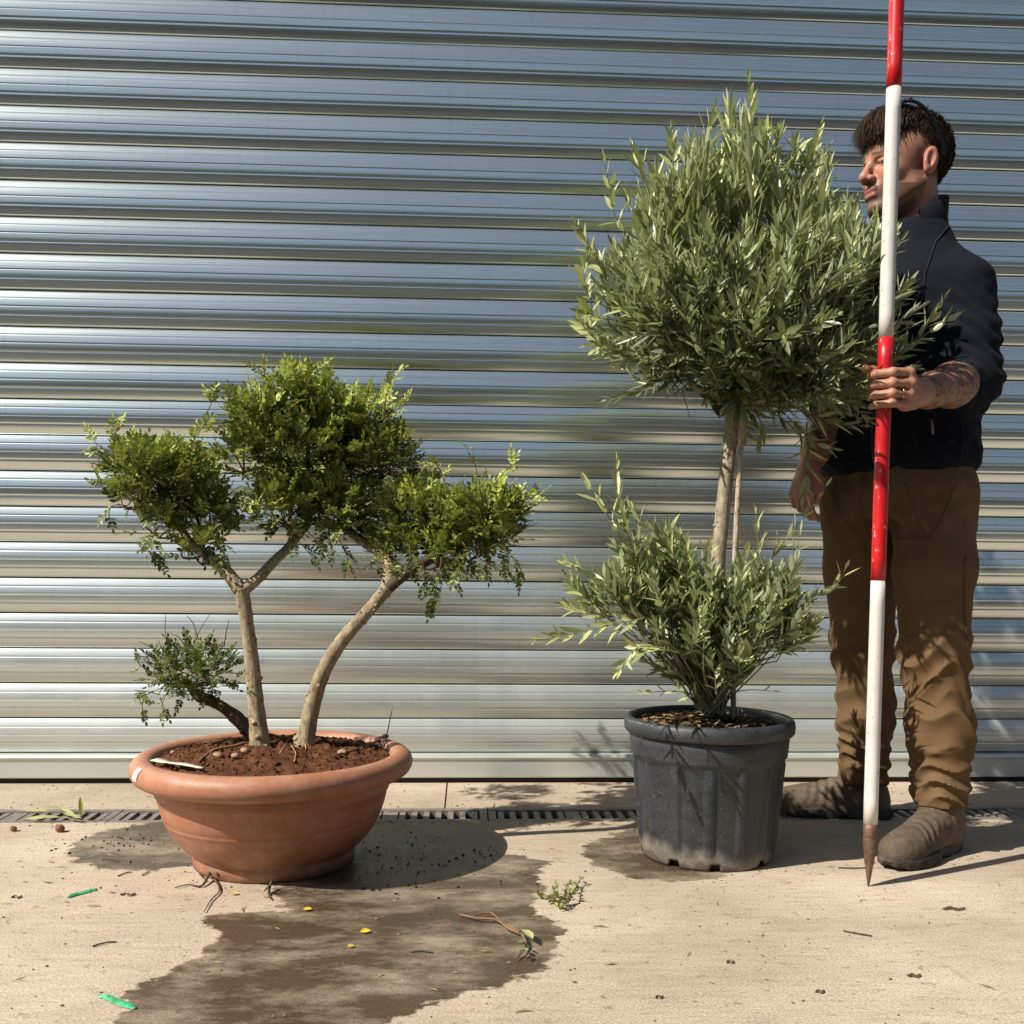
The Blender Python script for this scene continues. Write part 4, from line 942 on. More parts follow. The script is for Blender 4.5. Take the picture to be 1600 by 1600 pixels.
side = np.clip((x+0.012)/0.006, 0, 1)*np.clip((0.026-x)/0.018, 0, 1)*np.clip((0.025-z)/0.01, 0, 1)*np.clip((z+0.10)/0.02, 0, 1)*(ay > 0.04)
stub = np.clip(np.maximum(beard*np.where((z > -0.06) & (x < 0.075), 0.25, 1), side)+0.15*n_, 0, 1)*np.where(np.maximum(beard, side) > 0.02, 1, 0)
blend(stub, (0.07, 0.042, 0.03), 0.78)
blend(np.exp(-((x-0.098)/0.006)**2-((z+0.056)/0.0045)**2)*(ay < 0.028), (0.09, 0.05, 0.035), 0.6)
blend(np.exp(-((x-0.098)/0.008)**2-((z+0.0715)/0.0085)**2)*np.clip((0.021-ay)/0.006, 0, 1), (0.36, 0.13, 0.105), 0.9)
blend(np.exp(-((z-0.0155-0.1*(ay-0.03)*-1)/0.0042)**2)*np.clip((ay-0.009)/0.004, 0, 1)*np.clip((0.054-ay)/0.008, 0, 1)*(x > 0.05), (0.03, 0.018, 0.012), 0.95)
for s in (1, -1):
    de = np.sqrt((x-0.0745)**2+(y-s*0.031)**2+(z+0.007)**2); eye = (de < 0.0136) & (x > 0.079) & (np.abs(z+0.0075) < 0.0060)
    blend(eye.astype(float), (0.34, 0.30, 0.27), 1.0)
    blend((eye & (((y-s*0.031-0.001)**2+(z+0.007)**2) < 0.0056**2)).astype(float), (0.03, 0.018, 0.012), 1.0)
blend((ay > 0.070)*np.clip((0.03-np.abs(x+0.015))/0.01, 0, 1)*(z < 0.03)*(z > -0.05), (0.48, 0.17, 0.12), 0.55)
scalp = np.clip((z-(0.045-0.9*np.clip(-x-0.005, 0, .06)*1.15))/0.02, 0, 1)*np.clip((0.06-x)/0.02+np.clip((z-0.07)/0.02, 0, 1), 0, 1)
blend(scalp, (0.03, 0.018, 0.012), 0.85)
nape = np.clip((-x-0.03)/0.03, 0, 1)*np.clip((z+0.10)/0.05, 0, 1); blend(nape, (0.05, 0.03, 0.02), 0.7)
B_V = [head_world(hv)]; B_Q = [hq]; B_C = [col]

def skin_cols(V, tattoo=None):
    c = np.tile(np.array([0.40, 0.205, 0.135]), (len(V), 1)); n1 = wnoise(V[:, 0], V[:, 1], V[:, 2], [60, 140], 8)
    c *= (1+0.12*n1)[:, None]
    if tattoo is not None:
        a, b = np.array(tattoo[0]), np.array(tattoo[1]); t = ((V-a)@(b-a))/((b-a)@(b-a))
        q = np.sin(V[:, 0]*260+3*np.sin(V[:, 2]*190))*np.sin(V[:, 2]*240+2.5*np.sin(V[:, 1]*210))+0.6*np.sin(V[:, 1]*330+2*np.sin(V[:, 2]*150+V[:, 0]*90))
        ink = np.clip((q-0.25)/0.3, 0, 1)*np.clip((0.93-t)/0.08, 0, 1)*0.72
        c = c*(1-ink[:, None])+np.array([0.045, 0.04, 0.038])*ink[:, None]; c *= np.where(t < 0.9, 0.72, 1)[:, None]
    return c
# ---- left forearm and gripping hand
def hand_points(o, pts): return [o+np.array(p) for p in pts]
lo = HP+np.array([-0.07, -0.075, -0.085]); hi = HP+np.array([0.155, 0.115, 0.09])
a = SDF(lo, hi, 0.0017)
kn = [(0.0445, -0.0165, 0.0335), (0.0470, -0.0190, 0.0115), (0.0460, -0.0175, -0.0105), (0.0425, -0.0135, -0.0300)]   # knuckles, index to little
rad = [(0.0102, 0.0096, 0.0087, 0.0080), (0.0104, 0.0098, 0.0089, 0.0082), (0.0100, 0.0093, 0.0085, 0.0078), (0.0090, 0.0083, 0.0076, 0.0070)]
fz = [0.0320, 0.0105, -0.0105, -0.0300]
wr = np.array([0.088, 0.058, 0.004])
for i in range(4):                                               # palm and back of the hand, four rays
    a.add(a.cap(HP+np.array(kn[i])*[0.97, 0.9, 1], HP+wr*[0.96, 0.97, 0]+np.array([0.0, 0, 0.004+fz[i]*0.45]), 0.0125, 0.0165), 0.016)
a.add(a.ell(HP+np.array([0.050, 0.018, 0.0]), (0.024, 0.022, 0.036)), 0.016)
a.add(a.cap(HP+wr+[-0.03, -0.028, 0.016], HP+np.array([0.040, 0.030, 0.022]), 0.016, 0.0135), 0.014)   # thumb base
for i in range(4):
    R = PR+rad[i][1]*0.93; z0 = fz[i]; dz = [0.0, 0.0, 0.0, 0.001][i]; sh_ = [1.0, 1.03, 1.0, 0.9][i]
    P = [np.array(kn[i]), np.array([0.0040/sh_, -R-0.0065, z0-0.001]), np.array([-0.0255*sh_, -R*0.56, z0-0.002]), np.array([-0.0260*sh_, 0.0085, z0-0.003+dz])]
    f_ = a.chain([HP+p for p in P], rad[i], 0.004)
    f_ = smin(f_, a.sph(HP+P[0]+[0.001, -0.001, 0], rad[i][0]*1.06), 0.004); f_ = smin(f_, a.sph(HP+P[1], rad[i][1]*1.04), 0.003)
    a.add(f_, 0.0028 if i else 0.0028)
th = a.chain([HP+np.array(p) for p in [(0.040, 0.030, 0.022), (0.014, 0.0330, 0.0350), (-0.014, 0.0270, 0.0440), (-0.0360, 0.0120, 0.0465)]], [0.0128, 0.0115, 0.0105, 0.0078], 0.006)
a.add(th, 0.005)
el = LEL-HP
a.add(a.ell(HP+wr*1.0, (0.021, 0.021, 0.0265)), 0.015)
d_ = (LEL-(HP+wr)); d_ /= np.linalg.norm(d_)
a.add(a.chain([HP+wr, HP+wr+d_*0.04, HP+wr+d_*0.10], [0.0245, 0.026, 0.033], 0.02), 0.016)
a.cut(a.cap(HP-np.array(LEAN)*0.2, HP+np.array(LEAN)*0.2, PR+0.0003), 0.0005)
v1, q1 = a.mesh(1)
c1 = skin_cols(v1)
kz = np.zeros(len(v1))
for i in range(4):
    kz = np.maximum(kz, np.exp(-np.sum((v1-(HP+np.array(kn[i])+[0, -0.008, 0]))**2, 1)/0.012**2)); kz = np.maximum(kz, 0.7*np.exp(-np.sum((v1-(HP+np.array([0.004, -0.034, fz[i]])))**2, 1)/0.009**2))
c1 = c1*(1-0.35*kz[:, None])+np.array([0.46, 0.20, 0.145])*0.35*kz[:, None]
B_V.append(v1); B_Q.append(q1); B_C.append(c1)
def forearm(wr_, el_, r, hh=0.004):
    lo = np.minimum(wr_, el_)-0.06; hi = np.maximum(wr_, el_)+0.06; s = SDF(lo, hi, hh); d = (el_-wr_)
    s.add(s.chain([wr_-d*0.02, wr_+d*0.25, wr_+d*0.62, el_], r, 0.03)); s.F += 0.0012*wnoise(s.X, s.Y, s.Z, [45, 90], 5)
    return s.mesh(1)
v2, q2 = forearm(LWR, LEL, [0.0255, 0.034, 0.0455, 0.044]); B_V.append(v2); B_Q.append(q2); B_C.append(skin_cols(v2, (LEL, LWR)))
# ---- right forearm and hanging hand, fingers loosely curled
v3, q3 = forearm(RWR, REL, [0.0250, 0.033, 0.044, 0.043]); B_V.append(v3); B_Q.append(q3); B_C.append(skin_cols(v3, (REL, RWR)))
dn = (RWR-REL); dn /= np.linalg.norm(dn); dn = dn*0.75+np.array([-0.05, -0.1, -0.35]); dn /= np.linalg.norm(dn)
acr = np.cross(dn, np.array([0.75, 0.55, 0.1])); acr /= np.linalg.norm(acr); nin = np.cross(acr, dn)       # acr: index side .. little side, nin: towards the palm
if acr[1] > 0: acr = -acr; nin = np.cross(acr, dn)
if nin[0] < 0: nin = -nin
b = SDF(RWR-np.array([0.11, 0.11, 0.19]), RWR+np.array([0.11, 0.11, 0.06]), 0.002)
K = []
for i in range(4):
    o_ = (1.5-i)*0.0205; k_ = RWR+dn*(0.088-0.004*abs(i-1))+acr*o_; K.append(k_)
    b.add(b.cap(RWR+acr*o_*0.55, k_, 0.017, 0.0118), 0.014)
    ln = [0.043, 0.047, 0.044, 0.035][i]; cu = [0.5, 0.62, 0.72, 0.8][i]
    d1 = dn*math.cos(cu)+nin*math.sin(cu); d2 = dn*math.cos(cu*2.3)+nin*math.sin(cu*2.3); d3 = dn*math.cos(cu*3.1)+nin*math.sin(cu*3.1)
    P = [k_, k_+d1*ln, k_+d1*ln+d2*ln*.62, k_+d1*ln+d2*ln*.62+d3*ln*.5]
    b.add(b.chain(P, [0.0105, 0.0096, 0.0086, 0.0075], 0.003), 0.003)
b.add(b.chain([RWR+acr*0.012, RWR+dn*0.035+acr*0.034+nin*0.012, RWR+dn*0.068+acr*0.040+nin*0.024, RWR+dn*0.094+acr*0.034+nin*0.034], [0.019, 0.0145, 0.0112, 0.0085], 0.008), 0.010)
b.add(b.chain([RWR-dn*0.03, RWR, RWR+dn*0.03], [0.025, 0.0235, 0.022], 0.02), 0.014)
v4, q4 = b.mesh(1); v4 = RWR+(v4-RWR)*0.88; B_V.append(v4); B_Q.append(q4); B_C.append(skin_cols(v4))
# trunk, upper arms and legs under the clothes
t = SDF((0.80, 2.05, 0.06), (1.36, 2.72, 1.60), 0.011)
t.add(t.loft([(0.80, 1.085, 2.40, 0.14, 0.10), (1.0, 1.083, 2.40, 0.145, 0.105), (1.3, 1.08, 2.40, 0.165, 0.105), (1.45, 1.085, 2.40, 0.12, 0.08), (1.56, 1.098, 2.385, 0.055, 0.055)], FB))
LHIP, RHIP = W3(np.array([1.085, 2.40]), 0.092, 0, 0.87), W3(np.array([1.085, 2.40]), -0.092, 0, 0.87)
LKN, RKN = np.array([1.128, 2.262, 0.48]), np.array([1.055, 2.515, 0.48]); LAN, RAN = np.array([1.135, 2.225, 0.10]), np.array([1.082, 2.545, 0.10])
for A1, A2, A3 in ((LHIP, LKN, LAN), (RHIP, RKN, RAN)): t.add(t.chain([A1, A2, A3+np.array([0, 0, 0.10])], [0.075, 0.055, 0.038], 0.03), 0.04)
for A1, A2 in ((LSH, LEL), (RSH, REL)): t.add(t.cap(A1, A2, 0.05, 0.042), 0.03)
v5, q5 = t.mesh(1); B_V.append(v5); B_Q.append(q5); B_C.append(skin_cols(v5))
off = 0; QQ = []
for vv, qq in zip(B_V, B_Q): QQ.append(qq+off); off += len(vv)
body = mesh_obj('body', np.concatenate(B_V)-np.array(PER), np.concatenate(QQ), M_SKIN, per)
ca = body.data.attributes.new('col', 'FLOAT_COLOR', 'POINT'); cdat = np.concatenate([np.concatenate(B_C), np.ones((off, 1))], 1).astype(np.float32); ca.data.foreach_set('color', cdat.ravel())

# ---- fleece jacket
j = SDF((0.80, 2.08, 0.88), (1.36, 2.70, 1.56), 0.0048)
j.add(j.loft([(0.915, 1.085, 2.40, 0.178, 0.140), (0.935, 1.085, 2.40, 0.190, 0.150), (0.97, 1.083, 2.40, 0.196, 0.156), (1.08, 1.080, 2.40, 0.190, 0.150), (1.22, 1.079, 2.40, 0.188, 0.146), (1.32, 1.079, 2.40, 0.180, 0.138), (1.38, 1.080, 2.40, 0.178, 0.130), (1.43, 1.082, 2.40, 0.150, 0.112), (1.47, 1.086, 2.398, 0.120, 0.098), (1.51, 1.090, 2.394, 0.095, 0.086), (1.54, 1.095, 2.39, 0.074, 0.074)], FB))
for SH, EL, wr_ in ((LSH, LEL, LWR), (RSH, REL, RWR)):
    dd = wr_-EL; e2 = EL+dd*0.17
    j.add(j.chain([SH+np.array([0, 0, -0.005]), SH*0.45+EL*0.55, EL, e2], [0.070, 0.062, 0.058, 0.053], 0.03), 0.045)
X, Y, Z = j.X, j.Y, j.Z
j.F += 0.0085*np.abs(wnoise(X, Y, Z*1.5, [20, 44], 21))+0.003*wnoise(X, Y, Z, [80, 130], 22)-0.004
# sleeve creases and drag lines across the back of the arm
dl = np.sqrt((X-LEL[0])**2+(Y-LEL[1])**2+(Z-LEL[2]-0.06)**2)
j.F += 0.0055*np.exp(-(dl/0.13)**2)*np.sin(Z*150+X*70+2.2*np.sin(X*40+Y*30))
j.F += 0.003*np.exp(-((Z-0.955)/0.03)**2)*np.sin(np.arctan2(Y-2.40, X-1.083)*26+3*np.sin(Z*60))
j.cut(j.cap((1.072, 2.362, 1.60), (1.096, 2.388, 1.45), 0.064, 0.050), 0.01)
vj, qj = j.mesh(1); jk = mesh_obj('fleece_jacket', vj-np.array(PER), qj, M_JACKET, per)
# stand-up collar
nC = np.array([1.094, 2.388]); V = []; Fq = []
na = 46
for i in range(na+1):
    an = math.radians(-148+296*i/na); back = 0.5+0.5*math.cos(an)                       # 0 at the front opening
    d = -FB*math.cos(an)+LB_*math.sin(an)
    ztop = 1.528+0.092*back**0.7; 
    for (r, z_) in ((0.098, 1.452), (0.090, 1.49), (0.0815+0.004*(1-back), 1.49+(ztop-1.49)*0.5), (0.078+0.012*(1-back), ztop-0.004), (0.073+0.012*(1-back), ztop), (0.068+0.010*(1-back), ztop-0.006), (0.066+0.006*(1-back), 1.49)):
        z2 = z_; rr = r+0.0015*math.sin(an*7+z_*90); c_ = nC+np.array([0.004, 0.004])*(z_-1.45)*10
        V.append((c_[0]+d[0]*rr*1.02-PER.x, c_[1]+d[1]*rr*1.02-PER.y, z2))
for i in range(na):
    for k in range(6): Fq.append((i*7+k, (i+1)*7+k, (i+1)*7+k+1, i*7+k+1))
o = mesh_obj('collar', V, Fq, M_JACKET, None); o.parent = jk
# chest zip and side pocket pull
mb = MB()
zz = np.linspace(0.93, 1.47, 24); P = []
def surf(s, px_, py_, f_=None):
    return None
def jacket_front(l, z_):          # first hit on the jacket from the front side of the body
    org = Vector(W3(np.array([1.083, 2.40]), l, 0.5, z_)); hit, loc, nor, _ = jk.ray_cast(org-PER, Vector((-FB[0], -FB[1], 0))); return (loc+PER+nor*0.001) if hit else None
bpy.context.view_layer.update()
P = [q for q in (jacket_front(0.0, float(z_)) for z_ in zz) if q is not None]
mb.tube(P, 0.0032, 6); o = mb.build('zip', M_BLACKP, None, True, P[0]); o.location = P[0]-PER; o.parent = jk
def jacket_hit(px_, py_):
    d = Vector(ray(px_, py_)).normalized(); hit, loc, nor, _ = jk.ray_cast(Vector((0, 0, CAM_H))-PER, d); return (loc+PER, nor) if hit else (None, None)
p0, n0 = jacket_hit(1455, 655); p1, n1 = jacket_hit(1457, 679)
if p0 is not None and p1 is not None:
    mb = MB(); mb.tube([p0+n0*.003, (p0+p1)/2+n0*.005, p1+n1*.003], [0.0022, 0.003, 0.0024], 6); o = mb.build('zip_pull', simple('grey_cord', (0.22, 0.22, 0.22), 0.7), None, True, p0); o.location = p0-PER; o.parent = jk

M_JSEAM = simple('dark_seam', (0.003, 0.004, 0.007), 0.9)
for pl in ([(1488, 345), (1462, 378), (1446, 425), (1440, 480), (1446, 540)], [(1500, 640), (1504, 680), (1502, 722)], [(1420, 640), (1430, 690), (1436, 722)]):
    pts = []
    for i in range(len(pl)-1):
        for k in range(8):
            h_, n_2 = jacket_hit(pl[i][0]+(pl[i+1][0]-pl[i][0])*k/8, pl[i][1]+(pl[i+1][1]-pl[i][1])*k/8)
            if h_ is not None: pts.append(h_+n_2*0.0006)
    pts = [q for i, q in enumerate(pts) if i == 0 or (q-pts[i-1]).length > 1e-4]
    if len(pts) > 4:
        mb = MB(); mb.tube(pts, 0.0022, 5); o = mb.build('seam', M_JSEAM, None, True, pts[0]); o.location = pts[0]-PER; o.parent = jk
# ---- trousers
q_ = SDF((0.86, 2.10, 0.075), (1.32, 2.70, 0.975), 0.0042)
q_.add(q_.loft([(0.80, 1.085, 2.40, 0.165, 0.135), (0.87, 1.085, 2.40, 0.180, 0.146), (0.93, 1.085, 2.40, 0.174, 0.138), (0.972, 1.085, 2.40, 0.168, 0.13)], FB))
q_.F = np.minimum(q_.F, 1.0)
legs = []
for HI, KN, AN, sgn in ((LHIP, LKN, LAN, 1), (RHIP, RKN, RAN, -1)):
    d = q_.chain([HI+np.array([0, 0, -0.01]), HI*0.5+KN*0.5+np.array([0.0, 0.0, 0]), KN, KN*0.5+AN*0.5+np.array([0.008, 0.0, 0]), AN+np.array([0.0, 0, 0.0])], [0.098, 0.089, 0.076, 0.070, 0.062], 0.03)
    d = np.maximum(d, (AN[2]+(0.018 if sgn > 0 else 0.0)+0.06*(q_.X-AN[0])+0.004*np.sin(q_.X*70+q_.Y*50))-q_.Z); legs.append(d)
L2 = smin(legs[0], legs[1], 0.012); q_.add(L2, 0.035)
X, Y, Z = q_.X, q_.Y, q_.Z
q_.F += 0.011*np.abs(wnoise(X*1.2, Y*1.2, Z*0.9, [16, 34], 31))-0.004
q_.F += 0.004*np.abs(wnoise(X, Y, Z*1.2, [60, 110], 37))
for AN, KN, sd_ in ((LAN, LKN, 1), (RAN, RKN, 2)):
    loc_ = np.exp(-(((X-AN[0])**2+(Y-AN[1])**2)/0.12**2)**3)
    an = np.arctan2(Y-AN[1], X-AN[0])
    stack = np.exp(-((Z-(AN[2]+0.075))/0.062)**2)
    q_.F += 0.027*loc_*stack*(np.abs(np.sin(Z*math.pi/0.040+1.4*np.sin(an*1.5+sd_)+0.9*np.sin(an*3+Z*25+sd_)))**0.8-0.55)*(0.65+0.35*np.sin(an*2+Z*30))
    q_.F += 0.015*loc_*np.exp(-((Z-(AN[2]+0.21))/0.08)**2)*(np.abs(np.sin(Z*38+an*1.6+1.5*np.sin(an*2+sd_)))**0.8-0.5)
    knl = np.exp(-(((X-KN[0])**2+(Y-KN[1])**2)/0.13**2)**3)*np.exp(-((Z-KN[2]+0.03)/0.07)**2)
    q_.F += 0.014*knl*(np.abs(np.sin(Z*45+2.0*np.sin(an*2+sd_*1.7)))**0.8-0.5)
cr = np.sqrt((X-1.03)**2+(Y-2.33)**2+(Z-0.82)**2)
q_.F += -0.006*np.exp(-(cr/0.12)**2)*np.sin((X-Y)*90+Z*55)
vq, qq = q_.mesh(1); tr = mesh_obj('trousers', vq-np.array(PER), qq, M_TROUS, per)
bpy.context.view_layer.update()
def tr_hit(px_, py_):
    d = Vector(ray(px_, py_)).normalized(); hit, loc, nor, _ = tr.ray_cast(Vector((0, 0, CAM_H))-PER, d); return (loc+PER+nor*0.0012) if hit else None
M_SEAM = fabric('seam', (0.10, 0.06, 0.03), (0.13, 0.085, 0.045), 0.9, 300)
for pl in ([(1412, 752), (1424, 785), (1438, 820), (1448, 840)], [(1448, 840), (1425, 842), (1395, 842)], [(1350, 745), (1346, 790), (1352, 825), (1366, 850)], [(1450, 842), (1470, 815), (1492, 760)], [(1508, 870), (1506, 940), (1512, 1030)]):
    pts = []
    for i in range(len(pl)-1):
        for k in range(7): pts.append(tr_hit(pl[i][0]+(pl[i+1][0]-pl[i][0])*k/6, pl[i][1]+(pl[i+1][1]-pl[i][1])*k/6))
    pts = [p for p in pts if p is not None]
    pts = [p for i, p in enumerate(pts) if i == 0 or (p-pts[i-1]).length > 1e-4]
    if len(pts) > 3:
        mb = MB(); mb.tube(pts, 0.0017, 5); o = mb.build('seam', M_SEAM, None, True, pts[0]); o.location = pts[0]-PER; o.parent = tr

# ---- boots
def boot(name, heel, toe, label=None):
    f = np.array([toe[0]-heel[0], toe[1]-heel[1]]); f /= np.linalg.norm(f); ang_ = math.atan2(f[1], f[0])
    s = SDF((-0.03, -0.075, -0.004), (0.335, 0.075, 0.185), 0.0032)
    up = s.cap((0.050, 0, 0.05), (0.068, 0, 0.20), 0.047, 0.052)                    # shaft
    s.add(up); s.add(s.ell((0.052, 0, 0.048), (0.056, 0.040, 0.050)), 0.02); s.add(s.cap((0.10, 0, 0.075), (0.215, 0.004, 0.046), 0.043, 0.036), 0.03)
    s.add(s.ell((0.238, 0.004, 0.036), (0.070, 0.048, 0.043)), 0.025); s.add(s.ell((0.17, 0.0, 0.030), (0.11, 0.043, 0.032)), 0.02)
    s.F += 0.0035*np.abs(wnoise(s.X, s.Y, s.Z, [50, 110], 4))
    s.F += -0.0035*np.exp(-((s.X-0.175)/0.035)**2)*np.exp(-((s.Z-0.075)/0.03)**2)*np.sin(s.X*260+np.sin(s.Y*60)*1.2)
    s.F += 0.0016*np.exp(-(np.abs(s.X-(0.205-0.25*np.abs(s.Y)))/0.004)**2)*(s.Z > 0.03)                   # toe cap seam
    s.F += 0.0016*np.exp(-(np.abs(s.X-(0.088+0.12*(s.Z-.05)))/0.004)**2)*(s.Z > 0.03)                     # side seam
    s.F = np.maximum(s.F, 0.022-s.Z)
    V, Q = s.mesh(1)
    R = np.array([[math.cos(ang_), -math.sin(ang_), 0], [math.sin(ang_), math.cos(ang_), 0], [0, 0, 1]]); org = np.array([heel[0], heel[1], 0])
    bo = mesh_obj(name, V@R.T+org-np.array(PER), Q, M_BOOT, per)
    # sole with cleats: outline extruded
    N_ = 60; out = []
    for i in range(N_):
        t_ = 2*math.pi*i/N_; xx = 0.150+0.164*math.cos(t_); yy = math.sin(t_); w = 0.044+0.012*math.exp(-((xx-0.225)/0.07)**2)-0.004*math.exp(-((xx-0.12)/0.05)**2)
        p_ = abs(math.sin(t_))**0.62; out.append((xx, math.copysign(w*p_, yy)+0.004*(xx > .15)))
    V = []; F_ = []
    for (zz_, sc_) in ((0.0, 0.955), (0.004, 0.985), (0.012, 1.0), (0.020, 1.0), (0.026, 0.985), (0.0275, 0.95)):
        for i, (xx, yy) in enumerate(out):
            k = 1.0-(0.035 if (i % 4 < 2 and zz_ < 0.011) else 0); lift = 0.010*max(0, (xx-0.235)/0.075)**2 if zz_ < 0.02 else 0.004*max(0, (xx-0.235)/0.075)**2
            arch = 0.008*math.exp(-((xx-0.115)/0.022)**2) if zz_ < 0.008 else 0
            V.append(((xx-0.15)*sc_*k+0.15, yy*sc_*k, zz_+lift+arch))
    for r_ in range(5):
        for i in range(N_): F_.append((r_*N_+i, r_*N_+(i+1) % N_, (r_+1)*N_+(i+1) % N_, (r_+1)*N_+i))
    F_.append(tuple(range(N_-1, -1, -1))); F_.append(tuple(5*N_+i for i in range(N_)))
    V = np.array(V)@R.T+org-np.array(PER); so = mesh_obj('sole', V, F_, M_SOLE, None, False); so.parent = bo
    return bo
boot('boot', (1.190, 2.262), (0.985, 2.115)); boot('boot', (1.150, 2.535), (0.86, 2.615))

# ---- hair: a volume with strands combed forward into a fringe, short at the sides
hr = SDF((-0.15, -0.11, -0.09), (0.135, 0.11, 0.165), 0.0032)
hr.add(hr.ell((-0.016, 0, 0.047), (0.106, 0.082, 0.088))); hr.add(hr.ell((0.035, 0.0, 0.088), (0.078, 0.070, 0.052)), 0.02); hr.add(hr.ell((0.070, 0.0, 0.080), (0.034, 0.060, 0.027)), 0.02)
hr.add(hr.ell((-0.075, 0, 0.03), (0.048, 0.068, 0.075)), 0.02)
X, Y, Z = hr.X, hr.Y, hr.Z
hr.F += 0.0065*wnoise(X*0.5, Y*1.6, Z*0.8, [75, 170], 14)+0.003
line = np.where(X > 0.035, 0.050+0.010*np.sin(Y*95)+0.008*np.sin(Y*260+1), np.where(X > -0.002, 0.030+(X)*0.25, 0.030-(-0.002-X)*1.15))
hr.F = np.maximum(hr.F, (line-Z)*0.8)
hr.F = np.maximum(hr.F, -(hr.ell((-0.017, 0, -0.010), (0.026, 0.12, 0.040))))
hrv, hrq = hr.mesh(1)
hair = mesh_obj('hair', head_world(hrv)-np.array(PER), hrq, M_HAIR, per)
# strands
cen = np.array([-0.02, 0, 0.03]); sel = RNG.choice(len(hrv), 11000); V = []; Fq = []; bi = 0
for i in sel:
    p = hrv[i]; n = p-cen; n = n/np.linalg.norm(n)
    if p[2] < line.min(): continue
    top = max(0, min(1, (p[2]-0.06)/0.06)); L = 0.010+0.022*top+0.012*max(0, (p[0]-0.03)/0.08)
    if p[0] < -0.03: L = 0.012+0.016*top
    d = np.array([0.9, 0.0, -0.15])*(0.3+top)+np.array([0.25, 0, -0.9])*(1-top)+RNG.normal(0, 0.30, 3)
    if p[0] > 0.05: d = d+np.array([0.25, RNG.normal(0, .45), -0.9]); L += RNG.uniform(0, 0.016)
    d = d-n*(d@n)*0.8+n*RNG.uniform(0.0, 0.55); d = d/np.linalg.norm(d); s_ = np.cross(d, n); s_ = s_/np.linalg.norm(s_)*RNG.uniform(0.0005, 0.0012)
    m = p+d*L*0.5+n*0.003*top; e = p+d*L-n*0.002+np.array([0, 0, -0.004*top])
    V += [p-s_, p+s_, m-s_*.9, m+s_*.9, e]; Fq += [(bi, bi+1, bi+3, bi+2), (bi+2, bi+3, bi+4)]; bi += 5
st = mesh_obj('hair_strands', head_world(np.array(V))-np.array(PER), Fq, M_HAIR, None, True); st.parent = hair; st['kind'] = 'stuff'

# ---- sunglasses pushed up on the hair
sg = empty('sunglasses', Vector(head_world(np.array([[0.02, 0, 0.12]]))[0]), 'dark sunglasses pushed up on the hair of the person', 'sunglasses')
def HL(p): return Vector(head_world(np.array([p]))[0])
M_LENS = simple('mirror_lens', (0.10, 0.12, 0.13), 0.06, 0.1, 10, 0.85)
for s in (1, -1):
    V = []; Fq = []
    for i in range(9):
        for k in range(6):
            u = -1+2*i/8; w = -1+2*k/5; yy = s*(0.034+0.028*u); rr = 0.0 if abs(u) < 1 else 0
            zz_ = 0.139-0.0105*(u*s*s)**2+0.006*w; xx = 0.050+0.019*w-0.006*u*u
            hgt = 1-0.25*(u**4); V.append(HL((0.050+0.021*w*hgt-0.010*(u*u), yy, 0.1425-0.014*(w*hgt+0.35)**2*0.9-0.012*(yy/0.06)**2)))
    for i in range(8):
        for k in range(5): Fq.append((i*6+k, (i+1)*6+k, (i+1)*6+k+1, i*6+k+1))
    o = mesh_obj('lens', [p-sg.location for p in V], Fq, M_LENS, sg); o.modifiers.new('t', 'SOLIDIFY').thickness = 0.0018
    mb = MB(); mb.tube(spline([HL((0.045, s*0.066, 0.126)), HL((0.024, s*0.079, 0.116)), HL((0.0, s*0.088, 0.092)), HL((-0.030, s*0.0885, 0.048)), HL((-0.046, s*0.085, 0.018)), HL((-0.050, s*0.080, 0.002))], 4), [0.0042]*21, 8)
    mb.build('temple_arm', M_BLACKP, sg, True)
mb = MB(); mb.tube(spline([HL((0.070, 0.064, 0.116)), HL((0.074, 0.03, 0.126)), HL((0.068, 0.0, 0.132)), HL((0.074, -0.03, 0.126)), HL((0.070, -0.064, 0.116))], 5), 0.0032, 6)
mb.tube(spline([HL((0.028, 0.064, 0.133)), HL((0.026, 0.03, 0.143)), HL((0.030, 0.0, 0.147)), HL((0.026, -0.03, 0.143)), HL((0.028, -0.064, 0.133))], 5), 0.0032, 6); mb.build('frame', M_BLACKP, sg, True)
# ring on the gripping hand
rg = MB(); R0 = HP+np.array([0.0235, -0.0262, -0.0108]); ax = Vector((0.04, 0.012, 0)).normalized(); u_ = ax.orthogonal().normalized(); w_ = ax.cross(u_)
rg.tube([Vector(R0)+(u_*math.cos(t_)+w_*math.sin(t_))*0.0101 for t_ in np.linspace(0, 2*math.pi, 25)], 0.0011, 6, cap=False)
o = rg.build('ring', simple('gold', (0.55, 0.38, 0.16), 0.3, 0.1, 20, 1.0), None, True, Vector(R0)); tag(o, 'thin gold ring on the hand gripping the pole', 'ring')
